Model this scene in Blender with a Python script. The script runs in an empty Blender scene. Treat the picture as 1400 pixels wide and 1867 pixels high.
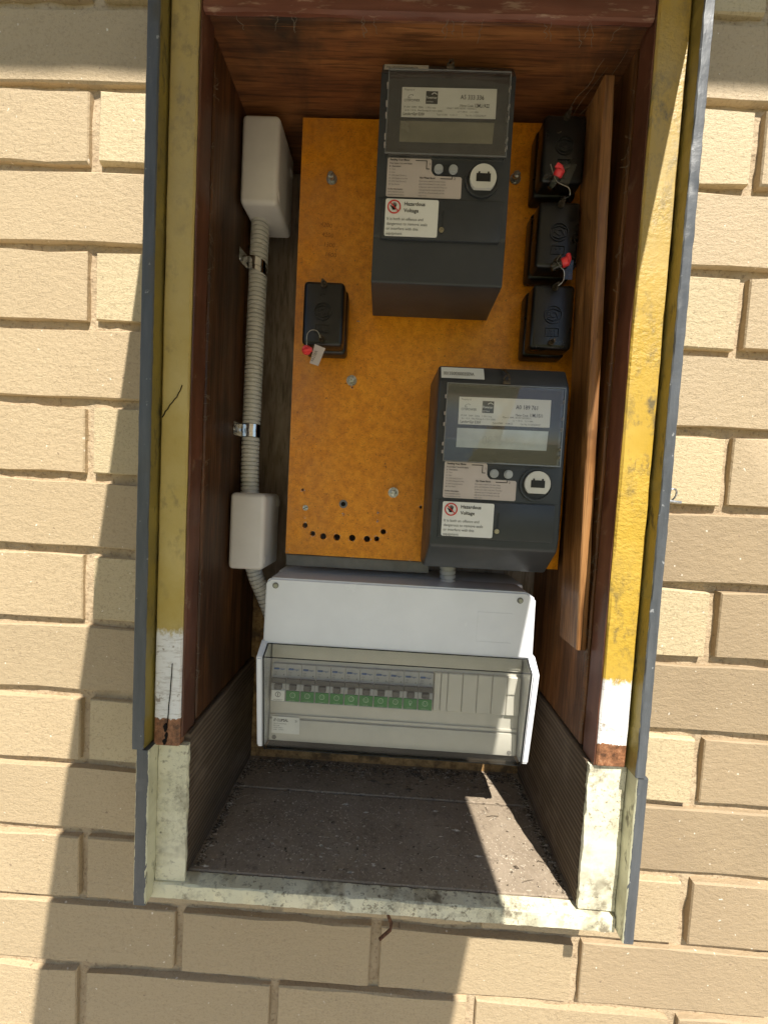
import bpy, bmesh, math, random
from mathutils import Vector, Matrix, noise as mnoise
R = math.radians
random.seed(7)
SC = bpy.context.scene
COL = SC.collection
ZD = 1.75            # height of the datum (top of a brick course) above the ground

# ------------------------------------------------------------------ camera
cam = bpy.data.cameras.new('camera')
cam.sensor_fit = 'HORIZONTAL'; cam.sensor_width = 36.0; cam.lens = 18.0
cam.clip_start = 0.01; cam.clip_end = 500
co = bpy.data.objects.new('camera', cam); COL.objects.link(co)
rx, dn, fw = (0.9983, 0.0238, 0.0531), (0.0542, -0.0483, -0.9974), (-0.0212, 0.9985, -0.0496)
m3 = Matrix((rx, tuple(-a for a in dn), tuple(-a for a in fw))).transposed()
co.matrix_world = Matrix.Translation((0.3517, -0.4357, -0.5109 + ZD)) @ m3.to_4x4()
SC.camera = co

# ------------------------------------------------------------------ light
TO_SUN = Vector((0.28, -1.0, 1.50)).normalized()
w = bpy.data.worlds.new('World'); SC.world = w; w.use_nodes = True
nt = w.node_tree; nt.nodes.clear()
wo = nt.nodes.new('ShaderNodeOutputWorld'); bg = nt.nodes.new('ShaderNodeBackground'); sky = nt.nodes.new('ShaderNodeTexSky')
sky.sky_type = 'NISHITA'; sky.sun_disc = False
sky.sun_elevation = math.asin(TO_SUN.z); sky.sun_rotation = math.atan2(TO_SUN.x, TO_SUN.y)
sky.air_density = 1.0; sky.dust_density = 0.6; sky.ozone_density = 1.0
bg.inputs['Strength'].default_value = 0.062
nt.links.new(sky.outputs[0], bg.inputs[0]); nt.links.new(bg.outputs[0], wo.inputs[0])
sl = bpy.data.lights.new('sun', 'SUN'); sl.energy = 5.0; sl.angle = R(0.53); sl.color = (1.0, 0.95, 0.86)
so = bpy.data.objects.new('sun', sl); COL.objects.link(so)
so.rotation_euler = (-TO_SUN).to_track_quat('-Z', 'Y').to_euler(); so.location = (1, -4, 8)
vs = SC.view_settings
vs.view_transform = 'Standard'; vs.look = 'None'; vs.gamma = 1.0; vs.use_curve_mapping = False
vs.exposure = 0.84
SC.cycles.max_bounces = 6; SC.cycles.diffuse_bounces = 4; SC.cycles.glossy_bounces = 3; SC.cycles.transparent_max_bounces = 12
SC.cycles.use_adaptive_sampling = True; SC.cycles.adaptive_threshold = 0.02

# ------------------------------------------------------------------ object helpers
ORG = {}
def tag(o, label=None, cat=None, group=None, kind=None):
    if label: o['label'] = label
    if cat: o['category'] = cat
    if group: o['group'] = group
    if kind: o['kind'] = kind
    return o
def thing(name, org, label, cat, group=None):
    o = bpy.data.objects.new(name, None); COL.objects.link(o)
    o.empty_display_size = 0.02
    org = Vector(org); ORG[o] = org; o.location = org + Vector((0, 0, ZD))
    return tag(o, label, cat, group)
def link_mesh(name, me, parent, org):
    o = bpy.data.objects.new(name, me); COL.objects.link(o)
    ORG[o] = Vector(org)
    if parent is not None:
        o.parent = parent; o.location = ORG[o] - ORG[parent]
    else:
        o.location = ORG[o] + Vector((0, 0, ZD))
    return o
def obj(name, bm, mat, parent=None, org=None, smooth=35):
    """vertices are written in datum coordinates; the origin is put at the bounding box centre"""
    vs_ = bm.verts
    if org is None:
        a = [min(v.co[i] for v in vs_) for i in range(3)]; b = [max(v.co[i] for v in vs_) for i in range(3)]
        org = Vector([(a[i] + b[i]) / 2 for i in range(3)])
        if parent is None: org.z = a[2]
    org = Vector(org)
    for v in vs_: v.co -= org
    bmesh.ops.recalc_face_normals(bm, faces=bm.faces[:])
    me = bpy.data.meshes.new(name); bm.to_mesh(me); bm.free()
    me.materials.append(mat)
    if smooth:
        for p in me.polygons: p.use_smooth = True
        me.set_sharp_from_angle(angle=R(smooth))
    o = link_mesh(name, me, parent, org)
    if name in ('print', 'fine_print', 'white_print', 'clip', 'pulse_marks', 'digits', 'lid_edge_dark', 'rib', 'moulded_mark', 'rot_hole', 'pencil_figures'): o['kind'] = 'stuff'
    return o
def dup(src, org, parent, kids=True):
    c = src.copy(); COL.objects.link(c); ORG[c] = Vector(org)
    c.parent = parent
    c.location = ORG[c] - ORG[parent] if parent else ORG[c] + Vector((0, 0, ZD))
    if kids:
        for ch in src.children:
            dup(ch, ORG[c] + (ORG[ch] - ORG[src]), c)
    return c

NB = bmesh.new
def box(bm, x0, x1, y0, y1, z0, z1, bev=0.0, seg=2):
    r = bmesh.ops.create_cube(bm, size=1.0)
    vs_ = r['verts']
    for v in vs_:
        v.co = Vector(((x0 + x1) / 2 + v.co.x * (x1 - x0), (y0 + y1) / 2 + v.co.y * (y1 - y0), (z0 + z1) / 2 + v.co.z * (z1 - z0)))
    if bev > 0:
        es = list({e for v in vs_ for e in v.link_edges})
        bmesh.ops.bevel(bm, geom=es, offset=bev, segments=seg, profile=0.5, affect='EDGES', clamp_overlap=True)
    return bm
def prism(bm, pts, axis, a, b):
    """extrude polygon pts along axis; pts are the other two coordinates in (x,y,z) order"""
    def mk(p, t):
        if axis == 'x': return (t, p[0], p[1])
        if axis == 'y': return (p[0], t, p[1])
        return (p[0], p[1], t)
    v0 = [bm.verts.new(mk(p, a)) for p in pts]; v1 = [bm.verts.new(mk(p, b)) for p in pts]
    n = len(pts)
    bm.faces.new(v0); bm.faces.new(v1[::-1])
    for i in range(n):
        bm.faces.new((v0[i], v1[i], v1[(i + 1) % n], v0[(i + 1) % n]))
    return bm
def rrect(x0, x1, z0, z1, r, n=4):
    p = []
    for cx, cz, a0 in ((x1 - r, z1 - r, 0), (x0 + r, z1 - r, 90), (x0 + r, z0 + r, 180), (x1 - r, z0 + r, 270)):
        for i in range(n + 1):
            a = R(a0 + 90 * i / n); p.append((cx + r * math.cos(a), cz + r * math.sin(a)))
    return p
def circle(cx, cz, r, n=20, a0=0):
    return [(cx + r * math.cos(a0 + 2 * math.pi * i / n), cz + r * math.sin(a0 + 2 * math.pi * i / n)) for i in range(n)]
def ring(bm, cx, cz, r0, r1, y0, y1, n=28):
    for i in range(n):
        a, b = 2 * math.pi * i / n, 2 * math.pi * (i + 1) / n
        q = [(cx + r * math.cos(t), cz + r * math.sin(t)) for r, t in ((r0, a), (r1, a), (r1, b), (r0, b))]
        f = [bm.verts.new((p[0], y0, p[1])) for p in q]; k = [bm.verts.new((p[0], y1, p[1])) for p in q]
        bm.faces.new(f); bm.faces.new((f[1], k[1], k[2], f[2])); bm.faces.new((f[0], f[3], k[3], k[0]))
    return bm
def tube(bm, pts, r, n=8, radii=None, cap=True):
    pts = [Vector(p) for p in pts]; rings = []
    up = None
    for i, p in enumerate(pts):
        t = (pts[min(i + 1, len(pts) - 1)] - pts[max(i - 1, 0)]).normalized()
        if up is None:
            up = Vector((0, 0, 1)) if abs(t.z) < .9 else Vector((1, 0, 0))
        s = t.cross(up).normalized(); up = s.cross(t).normalized()
        rr = radii[i] if radii else r
        rings.append([bm.verts.new(p + (s * math.cos(2 * math.pi * k / n) + up * math.sin(2 * math.pi * k / n)) * rr) for k in range(n)])
    for a, b in zip(rings, rings[1:]):
        for k in range(n):
            bm.faces.new((a[k], a[(k + 1) % n], b[(k + 1) % n], b[k]))
    if cap:
        bm.faces.new(rings[0][::-1]); bm.faces.new(rings[-1])
    return bm
def plank(bm, x0, x1, y0, y1, z0, z1, axis='z', n=24, bev=0.0015, jit=0.0008, seed=0, fr=22.0):
    """a board with eased, slightly uneven long edges"""
    if axis == 'z': A, B_, C = (x0, x1), (y0, y1), (z0, z1)
    elif axis == 'x': A, B_, C = (y0, y1), (z0, z1), (x0, x1)
    else: A, B_, C = (x0, x1), (z0, z1), (y0, y1)
    a0, a1 = A; b0, b1 = B_
    cs = [(a0 + bev, b0), (a1 - bev, b0), (a1, b0 + bev), (a1, b1 - bev), (a1 - bev, b1), (a0 + bev, b1), (a0, b1 - bev), (a0, b0 + bev)]
    rs = []
    for i in range(n + 1):
        t = C[0] + (C[1] - C[0]) * i / n; row = []
        for k, (a, b) in enumerate(cs):
            q = Vector((k * 3.1 + seed * 17.3, t * fr, seed * 5.7))
            da = jit * (mnoise.noise(q) + .6 * mnoise.noise(q * 4.1)); db = jit * (mnoise.noise(q + Vector((9, 3, 1))) + .6 * mnoise.noise(q * 4.3))
            if axis == 'z': c = (a + da, b + db, t)
            elif axis == 'x': c = (t, a + da, b + db)
            else: c = (a + da, t, b + db)
            row.append(bm.verts.new(c))
        rs.append(row)
    for p, q in zip(rs, rs[1:]):
        for k in range(8):
            bm.faces.new((p[k], p[(k + 1) % 8], q[(k + 1) % 8], q[k]))
    bm.faces.new(rs[0]); bm.faces.new(rs[-1])
    return bm
def smooth_path(p, n=8):
    p = [Vector(q) for q in p]; out = []
    for i in range(len(p) - 1):
        a, b, c, d = p[max(i - 1, 0)], p[i], p[i + 1], p[min(i + 2, len(p) - 1)]
        for k in range(n):
            t = k / n; out.append(.5 * ((2 * b) + (c - a) * t + (2 * a - 5 * b + 4 * c - d) * t * t + (3 * b - a - 3 * c + d) * t ** 3))
    return out + [p[-1]]
def flat(bm, pts, y):
    f = bm.faces.new([bm.verts.new((p[0], y, p[1])) for p in pts]); return f
def text(bm, s, x, z, h, y, sx=1.0, align='LEFT', bold=0.0, rot=0.0, thick=0.0):
    """letters on a plane facing the viewer (-Y); h is the cap height"""
    cu = bpy.data.curves.new('t', 'FONT'); cu.body = s; cu.align_x = align
    cu.size = 1.0; cu.resolution_u = 2; cu.offset = bold; cu.fill_mode = 'FRONT'
    if thick: cu.extrude = thick
    ob = bpy.data.objects.new('t', cu); COL.objects.link(ob)
    me = bpy.data.meshes.new_from_object(ob)
    k = h / 0.72; ca, sa = math.cos(rot), math.sin(rot)
    vv = []
    for v in me.vertices:
        px, pz = v.co.x * k * sx, v.co.y * k
        vv.append(bm.verts.new((x + px * ca - pz * sa, y - v.co.z * k, z + px * sa + pz * ca)))
    for p in me.polygons:
        try: bm.faces.new([vv[i] for i in p.vertices])
        except ValueError: pass
    bpy.data.objects.remove(ob); bpy.data.curves.remove(cu); bpy.data.meshes.remove(me)

# ------------------------------------------------------------------ materials
def lin(r, g, b):
    f = lambda c: ((c / 255 + .055) / 1.055) ** 2.4 if c > 10 else c / 255 / 12.92
    return (f(r), f(g), f(b), 1)
MATS = []
class Mat:
    def __init__(s, name):
        s.m = bpy.data.materials.new(name); s.m.use_nodes = True; s.t = s.m.node_tree
        s.p = s.t.nodes['Principled BSDF']; s.out = s.t.nodes['Material Output']
        s.geo = s.t.nodes.new('ShaderNodeNewGeometry'); s.hs = []; MATS.append(s)
    def vec(s, sc=(1, 1, 1), off=(0, 0, 0), rot=(0, 0, 0)):
        n = s.t.nodes.new('ShaderNodeMapping'); n.inputs['Scale'].default_value = sc; n.inputs['Location'].default_value = off; n.inputs['Rotation'].default_value = rot
        s.t.links.new(s.geo.outputs['Position'], n.inputs[0]); return n.outputs[0]
    def noise(s, scale, det=4, rough=.55, sc=(1, 1, 1), dist=0, off=(0, 0, 0), rot=(0, 0, 0)):
        n = s.t.nodes.new('ShaderNodeTexNoise'); n.inputs['Scale'].default_value = scale; n.inputs['Detail'].default_value = det
        n.inputs['Roughness'].default_value = rough; n.inputs['Distortion'].default_value = dist
        s.t.links.new(s.vec(sc, off, rot), n.inputs['Vector']); return n.outputs['Fac']
    def voro(s, scale, feat='F1', sc=(1, 1, 1), off=(0, 0, 0), warp=0):
        n = s.t.nodes.new('ShaderNodeTexVoronoi'); n.feature = feat; n.inputs['Scale'].default_value = scale
        v = s.vec(sc, off)
        if warp:
            nn = s.t.nodes.new('ShaderNodeTexNoise'); nn.inputs['Scale'].default_value = scale * 1.7; nn.inputs['Detail'].default_value = 3
            s.t.links.new(v, nn.inputs['Vector'])
            ma = s.t.nodes.new('ShaderNodeVectorMath'); ma.operation = 'MULTIPLY_ADD'
            s.t.links.new(nn.outputs['Color'], ma.inputs[0]); ma.inputs[1].default_value = (warp,) * 3; s.t.links.new(v, ma.inputs[2]); v = ma.outputs[0]
        s.t.links.new(v, n.inputs['Vector']); return n.outputs['Distance']
    def wave(s, scale, sc=(1, 1, 1), dist=3, det=3, direction='X', ds=1.5, off=(0, 0, 0), rot=(0, 0, 0)):
        n = s.t.nodes.new('ShaderNodeTexWave'); n.bands_direction = direction; n.inputs['Scale'].default_value = scale
        n.inputs['Distortion'].default_value = dist; n.inputs['Detail'].default_value = det; n.inputs['Detail Scale'].default_value = ds
        s.t.links.new(s.vec(sc, off, rot), n.inputs['Vector']); return n.outputs['Fac']
    def sep(s, ax):
        n = s.t.nodes.new('ShaderNodeSeparateXYZ'); s.t.links.new(s.geo.outputs['Position'], n.inputs[0]); return n.outputs[ax]
    def nrm(s, ax):
        n = s.t.nodes.new('ShaderNodeSeparateXYZ'); s.t.links.new(s.geo.outputs['True Normal'], n.inputs[0]); return n.outputs[ax]
    def ramp(s, fac, *stops):
        n = s.t.nodes.new('ShaderNodeValToRGB'); e = n.color_ramp.elements
        while len(e) < len(stops): e.new(.5)
        for el, (p, c) in zip(e, stops):
            el.position = p; el.color = c if isinstance(c, tuple) else (c, c, c, 1)
        s.t.links.new(fac, n.inputs[0]); return n.outputs[0]
    def mix(s, fac, a, b, mode='MIX'):
        n = s.t.nodes.new('ShaderNodeMix'); n.data_type = 'RGBA'; n.blend_type = mode
        for i, v in ((0, fac), (6, a), (7, b)):
            if hasattr(v, 'node'): s.t.links.new(v, n.inputs[i])
            else: n.inputs[i].default_value = v
        return n.outputs[2]
    def math(s, op, a, b=0.0, c=None, clamp=False):
        n = s.t.nodes.new('ShaderNodeMath'); n.operation = op; n.use_clamp = clamp
        for i, v in enumerate((a, b) if c is None else (a, b, c)):
            if hasattr(v, 'node'): s.t.links.new(v, n.inputs[i])
            else: n.inputs[i].default_value = v
        return n.outputs[0]
    def col(s, c):
        if hasattr(c, 'node'): s.t.links.new(c, s.p.inputs['Base Color'])
        else: s.p.inputs['Base Color'].default_value = c
        return s
    def set(s, rough=None, spec=None, metal=None, coat=None):
        for k, v in (('Roughness', rough), ('Specular IOR Level', spec), ('Metallic', metal), ('Coat Weight', coat)):
            if v is None: continue
            if hasattr(v, 'node'): s.t.links.new(v, s.p.inputs[k])
            else: s.p.inputs[k].default_value = v
        return s
    def bump(s, h, strength=.4, dist=.001):
        s.hs.append((h, strength * dist)); return s
    def done(s):
        if not s.hs: return
        tot = None
        for h, k in s.hs:
            q = s.math('MULTIPLY', h, k * 1000)
            tot = q if tot is None else s.math('ADD', tot, q)
        strength, dist, h = 1.0, .001, tot
        n = s.t.nodes.new('ShaderNodeBump'); n.inputs['Strength'].default_value = strength; n.inputs['Distance'].default_value = dist
        s.t.links.new(h, n.inputs['Height'])
        s.t.links.new(n.outputs[0], s.p.inputs['Normal'])
def plain(name, c, rough=.5, spec=.5, metal=0, var=.12, vscale=60, bs=0, bd=.0003, bsc=400):
    m = Mat(name)
    f = m.noise(vscale, 5, .6)
    d = tuple(x * (1 - var * 1.6) for x in c[:3]) + (1,); l = tuple(min(1, x * (1 + var)) for x in c[:3]) + (1,)
    m.col(m.ramp(f, (.3, d), (.7, l))); m.set(m.ramp(f, (.3, min(1, rough * 1.15)), (.7, rough * .85)), spec, metal)
    if bs: m.bump(m.noise(bsc, 3), bs, bd)
    return m.m

# painted brick: the object's own colour, paint texture, pits, hair cracks, dust
def brick_paint(name, use_obj=True):
    m = Mat(name)
    if use_obj:
        oi = m.t.nodes.new('ShaderNodeObjectInfo'); base = oi.outputs['Color']
    else: base = (.50, .385, .235, 1)
    big = m.noise(9, 2, .6); fine = m.noise(330, 2, .65)
    c = m.mix(m.ramp(big, (.35, 0.0), (.7, .35)), base, (.44, .33, .20, 1))
    c = m.mix(m.ramp(fine, (.34, .5), (.47, 0.0)), c, (.33, .245, .145, 1))
    cr = m.ramp(m.voro(34, 'DISTANCE_TO_EDGE', warp=.25), (.0, 1.0), (.012, 0.0))
    crm = m.math('MULTIPLY', cr, m.ramp(m.noise(7, 2, .5, off=(3, 1, 7)), (.53, 0.0), (.58, .9)))
    c = m.mix(crm, c, (.16, .11, .07, 1))
    sp = m.ramp(m.noise(190, 2, .4, off=(5, 2, 9)), (.735, 0.0), (.76, .75))
    c = m.mix(sp, c, (.80, .74, .62, 1))
    dk = m.ramp(m.noise(120, 2, .4, off=(1, 8, 4)), (.74, 0.0), (.77, .7)); c = m.mix(dk, c, (.2, .14, .09, 1))
    m.col(c).set(.62, .35)
    m.bump(m.noise(150, 5, .78, sc=(.65, 1, 1.1)), 1.0, .0017)
    return m.m
BRICK = brick_paint('painted_brick'); BRICK_FAR = brick_paint('painted_brick_far', False)
def mortar_mat():
    m = Mat('painted_mortar'); f = m.noise(60, 5, .6)
    c = m.ramp(f, (.3, (.40, .30, .19, 1)), (.7, (.52, .405, .265, 1)))
    c = m.mix(m.ramp(m.noise(240, 4, .6), (.34, .6), (.44, 0.0)), c, (.22, .15, .09, 1))
    m.col(c).set(.8, .25); m.bump(m.noise(130, 5, .65), .9, .003); return m.m
MORTAR = mortar_mat()

def wood(name, dark, mid, light, sc=(60, 60, 3.2), rough=.45, grime=(.03, .02, .012, 1), g=.5, bstr=.35, knots=True, fl=.8):
    m = Mat(name)
    f = m.noise(1.0, 6, .62, sc=sc, dist=.5); f2 = m.noise(1.0, 3, .5, sc=tuple(a * 3.2 for a in sc), dist=.2)
    c = m.ramp(f, (.28, dark), (.5, mid), (.74, light))
    c = m.mix(m.ramp(f2, (.34, fl), (.5, 0.0)), c, dark)
    if knots: c = m.mix(m.ramp(m.noise(1.0, 3, .6, sc=tuple(a * .55 if a > 20 else a * 3 for a in sc), dist=2.2, off=(11, 4, 2)), (.62, 0.0), (.72, .85)), c, dark); c = m.mix(m.ramp(m.noise(1.0, 4, .7, sc=tuple(a * 2.2 if a > 20 else a * 1.4 for a in sc), off=(1, 7, 8)), (.66, 0.0), (.74, .35)), c, (.42, .30, .20, 1))
    if g: c = m.mix(m.ramp(m.noise(6.5, 5, .65, off=(2, 5, 1), dist=.6, sc=(1, 1, .45)), (.44, 0.0), (.66, g)), c, grime)
    f3 = m.noise(1.0, 3, .65, sc=tuple(a * 9 if a > 20 else a * 4 for a in sc), off=(5, 1, 1))
    c = m.mix(m.ramp(f3, (.36, .6), (.50, 0.0)), c, tuple(x * .45 for x in dark[:3]) + (1,))
    c = m.mix(m.ramp(f3, (.60, 0.0), (.72, .35)), c, tuple(min(1, x * 1.25) for x in light[:3]) + (1,))
    m.col(c).set(m.ramp(f, (.3, rough * 1.25), (.7, rough * .8)), .4)
    m.bump(f2, bstr, .0008).bump(f3, bstr, .0006); return m.m
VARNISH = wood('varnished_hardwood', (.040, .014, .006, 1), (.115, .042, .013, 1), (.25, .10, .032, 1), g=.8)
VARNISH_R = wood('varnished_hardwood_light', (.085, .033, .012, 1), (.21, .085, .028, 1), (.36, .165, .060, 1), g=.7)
BATTEN = wood('batten_timber', (.15, .062, .020, 1), (.30, .135, .046, 1), (.44, .235, .095, 1), rough=.4, g=.4)
CEIL = wood('ceiling_plywood', (.09, .030, .011, 1), (.23, .083, .026, 1), (.34, .14, .047, 1), sc=(4, 45, 45), rough=.6, g=.97, knots=False, fl=.35)
def redwood():
    m = Mat('red_stained_trim'); f = m.noise(1, 5, .6, sc=(70, 70, 5))
    c = m.ramp(f, (.3, (.085, .030, .017, 1)), (.7, (.19, .073, .042, 1)))
    c = m.mix(m.ramp(m.noise(40, 4, .7), (.60, 0.0), (.70, .65)), c, (.30, .20, .13, 1))
    c = m.mix(m.ramp(m.noise(9, 4, .65, sc=(1, 1, .5), off=(2, 2, 9)), (.42, 0.0), (.64, .75)), c, (.055, .028, .016, 1))
    m.col(c).set(.42, .45); m.bump(f, .4, .0006); return m.m
REDW = redwood()
def rail_paint():
    m = Mat('worn_red_rail'); f = m.noise(1, 4, .6, sc=(8, 90, 90))
    c = m.ramp(f, (.3, (.105, .035, .022, 1)), (.7, (.21, .078, .050, 1)))
    c = m.mix(m.ramp(m.noise(1, 4, .7, sc=(30, 160, 160)), (.58, 0.0), (.68, .6)), c, (.40, .28, .20, 1))
    m.col(c).set(.5, .4); m.bump(f, .4, .0008); return m.m
RAIL = rail_paint()
def rough_sawn():
    m = Mat('rough_sawn_board')
    wv = m.wave(1.0, sc=(1, 6, 52), direction='Z', dist=4.0, det=3, ds=1.2)
    f = m.noise(1, 5, .65, sc=(80, 6, 160))
    c = m.ramp(wv, (.2, (.085, .060, .041, 1)), (.8, (.165, .120, .082, 1)))
    c = m.mix(m.ramp(f, (.35, .6), (.6, 0.0)), c, (.05, .033, .02, 1))
    c = m.mix(m.ramp(m.noise(22, 4, .6), (.55, 0.0), (.75, .4)), c, (.25, .19, .14, 1))
    m.col(c).set(.8, .25); m.bump(wv, .5, .0008).bump(f, .6, .0008); return m.m
SAWN = rough_sawn()
BACK = wood('back_panel_paint', (.24, .18, .135, 1), (.36, .28, .225, 1), (.44, .36, .29, 1), sc=(25, 25, 6), rough=.6, g=.4, bstr=.2, knots=False)
def chip():
    m = Mat('stained_fibreboard'); f = m.noise(120, 6, .7)
    c = m.ramp(f, (.35, (.16, .085, .03, 1)), (.6, (.42, .25, .10, 1)))
    c = m.mix(m.ramp(m.noise(38, 4, .6), (.5, 0.0), (.66, .8)), c, (.07, .045, .025, 1)); m.col(c).set(.75, .3); return m.m
CHIP = chip()
def orange_board():
    m = Mat('orange_hardboard')
    f = m.noise(130, 3, .7); fib = m.noise(1, 3, .6, sc=(520, 520, 170), dist=2.4, rot=(0, .6, 0)); fib2 = m.noise(1, 3, .6, sc=(170, 520, 520), dist=2.4, off=(3, 3, 3), rot=(0, .5, 0))
    c = m.ramp(f, (.30, (.60, .195, .005, 1)), (.5, (.76, .275, .008, 1)), (.70, (.86, .345, .018, 1)))
    for k in (fib, fib2): c = m.mix(m.ramp(k, (.32, .85), (.40, 0.0)), c, (.34, .10, .006, 1))
    c = m.mix(m.ramp(m.noise(260, 2, .4, off=(4, 4, 4)), (.70, 0.0), (.75, .8)), c, (.12, .04, .01, 1))
    wear = m.math('MULTIPLY', m.ramp(m.sep(0), (.22, 1.0), (.30, 0.0)), m.ramp(m.noise(16, 4, .7), (.35, 0.0), (.65, 1.0)))
    c = m.mix(m.math('MULTIPLY', wear, .5), c, (.36, .16, .07, 1))
    m.col(c).set(m.ramp(f, (.3, .42), (.7, .30)), .5); m.bump(m.noise(200, 4, .6), .25, .0006); return m.m
ORANGE = orange_board()
# painted stile: yellow top coat, mould, brushed-on white primer patch, bare rotten foot
def stile_mat(name, ztop, zbot, yel, yel2, mould, wrinkle):
    m = Mat(name)
    z = m.math('SUBTRACT', m.sep(2), ZD)
    f = m.noise(14, 5, .65); fine = m.noise(150, 4, .65)
    c = m.mix(m.ramp(f, (.35, 0.0), (.65, 1.0)), yel, yel2)
    c = m.mix(m.math('MULTIPLY', m.ramp(m.noise(90, 5, .7, sc=(1, 1, .6)), (.50, 0.0), (.66, 1.0)), m.ramp(m.noise(8, 4, .6, off=(7, 7, 2)), (.38, 0.0), (.60, mould))), c, (.10, .085, .05, 1))
    grime_shade = m.math('MULTIPLY', m.math('MULTIPLY_ADD', z, 2.6, 1.15, clamp=True), m.ramp(m.noise(24, 4, .65, sc=(1, 1, .5), off=(6, 2, 5)), (.30, .15), (.64, .75)))
    c = m.mix(grime_shade, c, (.37, .305, .175, 1))  # dirt film that also paints the upper stile's shade into the colour
    c = m.mix(m.ramp(m.noise(60, 2, .4, sc=(2, 2, .3), off=(2, 9, 4)), (.73, 0.0), (.77, .7)), c, (.74, .70, .55, 1))
    edge = m.math('ADD', z, m.math('MULTIPLY', m.math('SUBTRACT', m.noise(1, 4, .75, sc=(210, 210, 130)), .5), .026))
    k = m.math('MULTIPLY', m.math('SUBTRACT', ztop + .002, edge), 160.0, clamp=True)
    k = m.math('MULTIPLY', k, m.ramp(m.noise(1, 3, .7, sc=(260, 260, 90), off=(4, 4, 1)), (.24, .35), (.36, 1.0)))
    wht = m.mix(m.ramp(m.noise(1, 4, .7, sc=(90, 90, 400)), (.36, .75), (.5, 0.0)), (.80, .79, .77, 1), (.50, .46, .42, 1))
    wht = m.mix(m.ramp(m.noise(70, 3, .6, off=(1, 1, 6)), (.66, 0.0), (.70, .8)), wht, (.26, .2, .15, 1))
    c = m.mix(k, c, wht)
    edge2 = m.math('ADD', z, m.math('MULTIPLY', m.math('SUBTRACT', fine, .5), .010))
    k2 = m.math('LESS_THAN', edge2, zbot)
    bare = m.ramp(m.noise(160, 5, .7), (.35, (.09, .04, .02, 1)), (.55, (.30, .13, .06, 1)), (.72, (.45, .26, .15, 1)))
    c = m.mix(k2, c, bare)
    m.col(c).set(.5, .4)
    m.bump(m.math('ADD', m.noise(1, 4, .6, sc=(70, 70, 9)), m.math('MULTIPLY', k, .5)), .35, .0008)
    if wrinkle:
        zm = m.ramp(m.noise(10, 3, .6, off=(0, 0, 3)), (.36, 0.0), (.56, 1.0))
        m.bump(m.math('MULTIPLY', m.noise(230, 3, .6, sc=(.8, 1, 1.0)), zm), wrinkle, .0028)
    return m.m
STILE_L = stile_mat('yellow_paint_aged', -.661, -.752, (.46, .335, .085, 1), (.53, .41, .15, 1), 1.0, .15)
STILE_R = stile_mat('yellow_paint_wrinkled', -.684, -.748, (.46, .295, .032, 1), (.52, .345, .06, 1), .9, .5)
def cream():
    m = Mat('cream_flaking_paint'); f = m.noise(45, 6, .7)
    c = m.ramp(m.noise(9, 3, .5), (.3, (.71, .67, .47, 1)), (.7, (.78, .74, .58, 1)))
    mask = m.ramp(m.noise(13, 4, .65, off=(8, 1, 3)), (.40, 0.0), (.60, 1.0))
    c = m.mix(m.math('MULTIPLY', m.ramp(f, (.46, 0.0), (.60, .9)), mask), c, (.17, .14, .095, 1))
    c = m.mix(m.math('MULTIPLY', m.ramp(m.noise(210, 3, .7, off=(9, 2, 2)), (.54, 0.0), (.64, .85)), m.ramp(m.noise(12, 3, .6, off=(3, 6, 1)), (.42, 0.0), (.58, 1.0))), c, (.20, .165, .11, 1))
    c = m.mix(m.ramp(m.noise(120, 3, .5, off=(5, 5, 5)), (.70, 0.0), (.75, .8)), c, (.16, .13, .09, 1))
    cr = m.math('MULTIPLY', m.ramp(m.voro(40, 'DISTANCE_TO_EDGE', warp=.3, sc=(1.3, 1, .5)), (0.0, 1.0), (.02, 0.0)), m.ramp(m.noise(11, 2), (.45, 0.0), (.6, .7)))
    c = m.mix(cr, c, (.2, .16, .1, 1))
    m.col(c).set(.6, .35); m.bump(m.noise(90, 5, .7), .4, .0012).bump(cr, .6, -.001); return m.m
CREAM = cream()
def slate(name, a, b, br):
    m = Mat(name); f = m.noise(1, 5, .6, sc=(120, 120, 14))
    c = m.ramp(f, (.3, a), (.7, b))
    c = m.mix(m.ramp(m.noise(130, 3, .5), (.70, 0.0), (.74, .6)), c, (.36, .37, .38, 1))
    m.col(c).set(br, .5); m.bump(f, .5, .001).bump(m.noise(200, 4, .6), .4, .0008); return m.m
SLATE = slate('slate_paint', (.060, .068, .082, 1), (.105, .118, .138, 1), .38)
def edge_paint(name, ca, cb):
    """inner faces carry the old wall colour, the narrow front edge the new slate paint"""
    m = Mat(name); f = m.noise(1, 5, .6, sc=(120, 120, 14))
    s_ = m.ramp(f, (.3, (.062, .068, .076, 1)), (.7, (.10, .108, .118, 1)))
    s_ = m.mix(m.ramp(m.noise(130, 3, .5), (.70, 0.0), (.74, .6)), s_, (.42, .43, .44, 1))
    old = m.mix(m.ramp(m.noise(20, 4, .6), (.4, 0.0), (.65, .8)), ca, cb)
    old = m.mix(m.ramp(m.noise(80, 4, .7, sc=(1, 1, .3)), (.56, 0.0), (.66, .85)), old, (.06, .05, .03, 1))
    k = m.math('GREATER_THAN', m.math('ADD', m.sep(1), m.math('MULTIPLY', m.math('SUBTRACT', m.noise(90, 3, .6), .5), .0025)), -.0722)
    inner = m.math('MULTIPLY', k, m.math('GREATER_THAN', m.math('ABSOLUTE', m.nrm(0)), .6))
    out_l = m.math('LESS_THAN', m.math('ABSOLUTE', m.math('SUBTRACT', m.sep(0), .3555)), .2475)
    c = m.mix(m.math('MULTIPLY', inner, out_l), s_, old)
    m.col(c).set(.45, .45); m.bump(f, .45, .001).bump(m.noise(160, 4, .6), .4, .0010); return m.m
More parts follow.
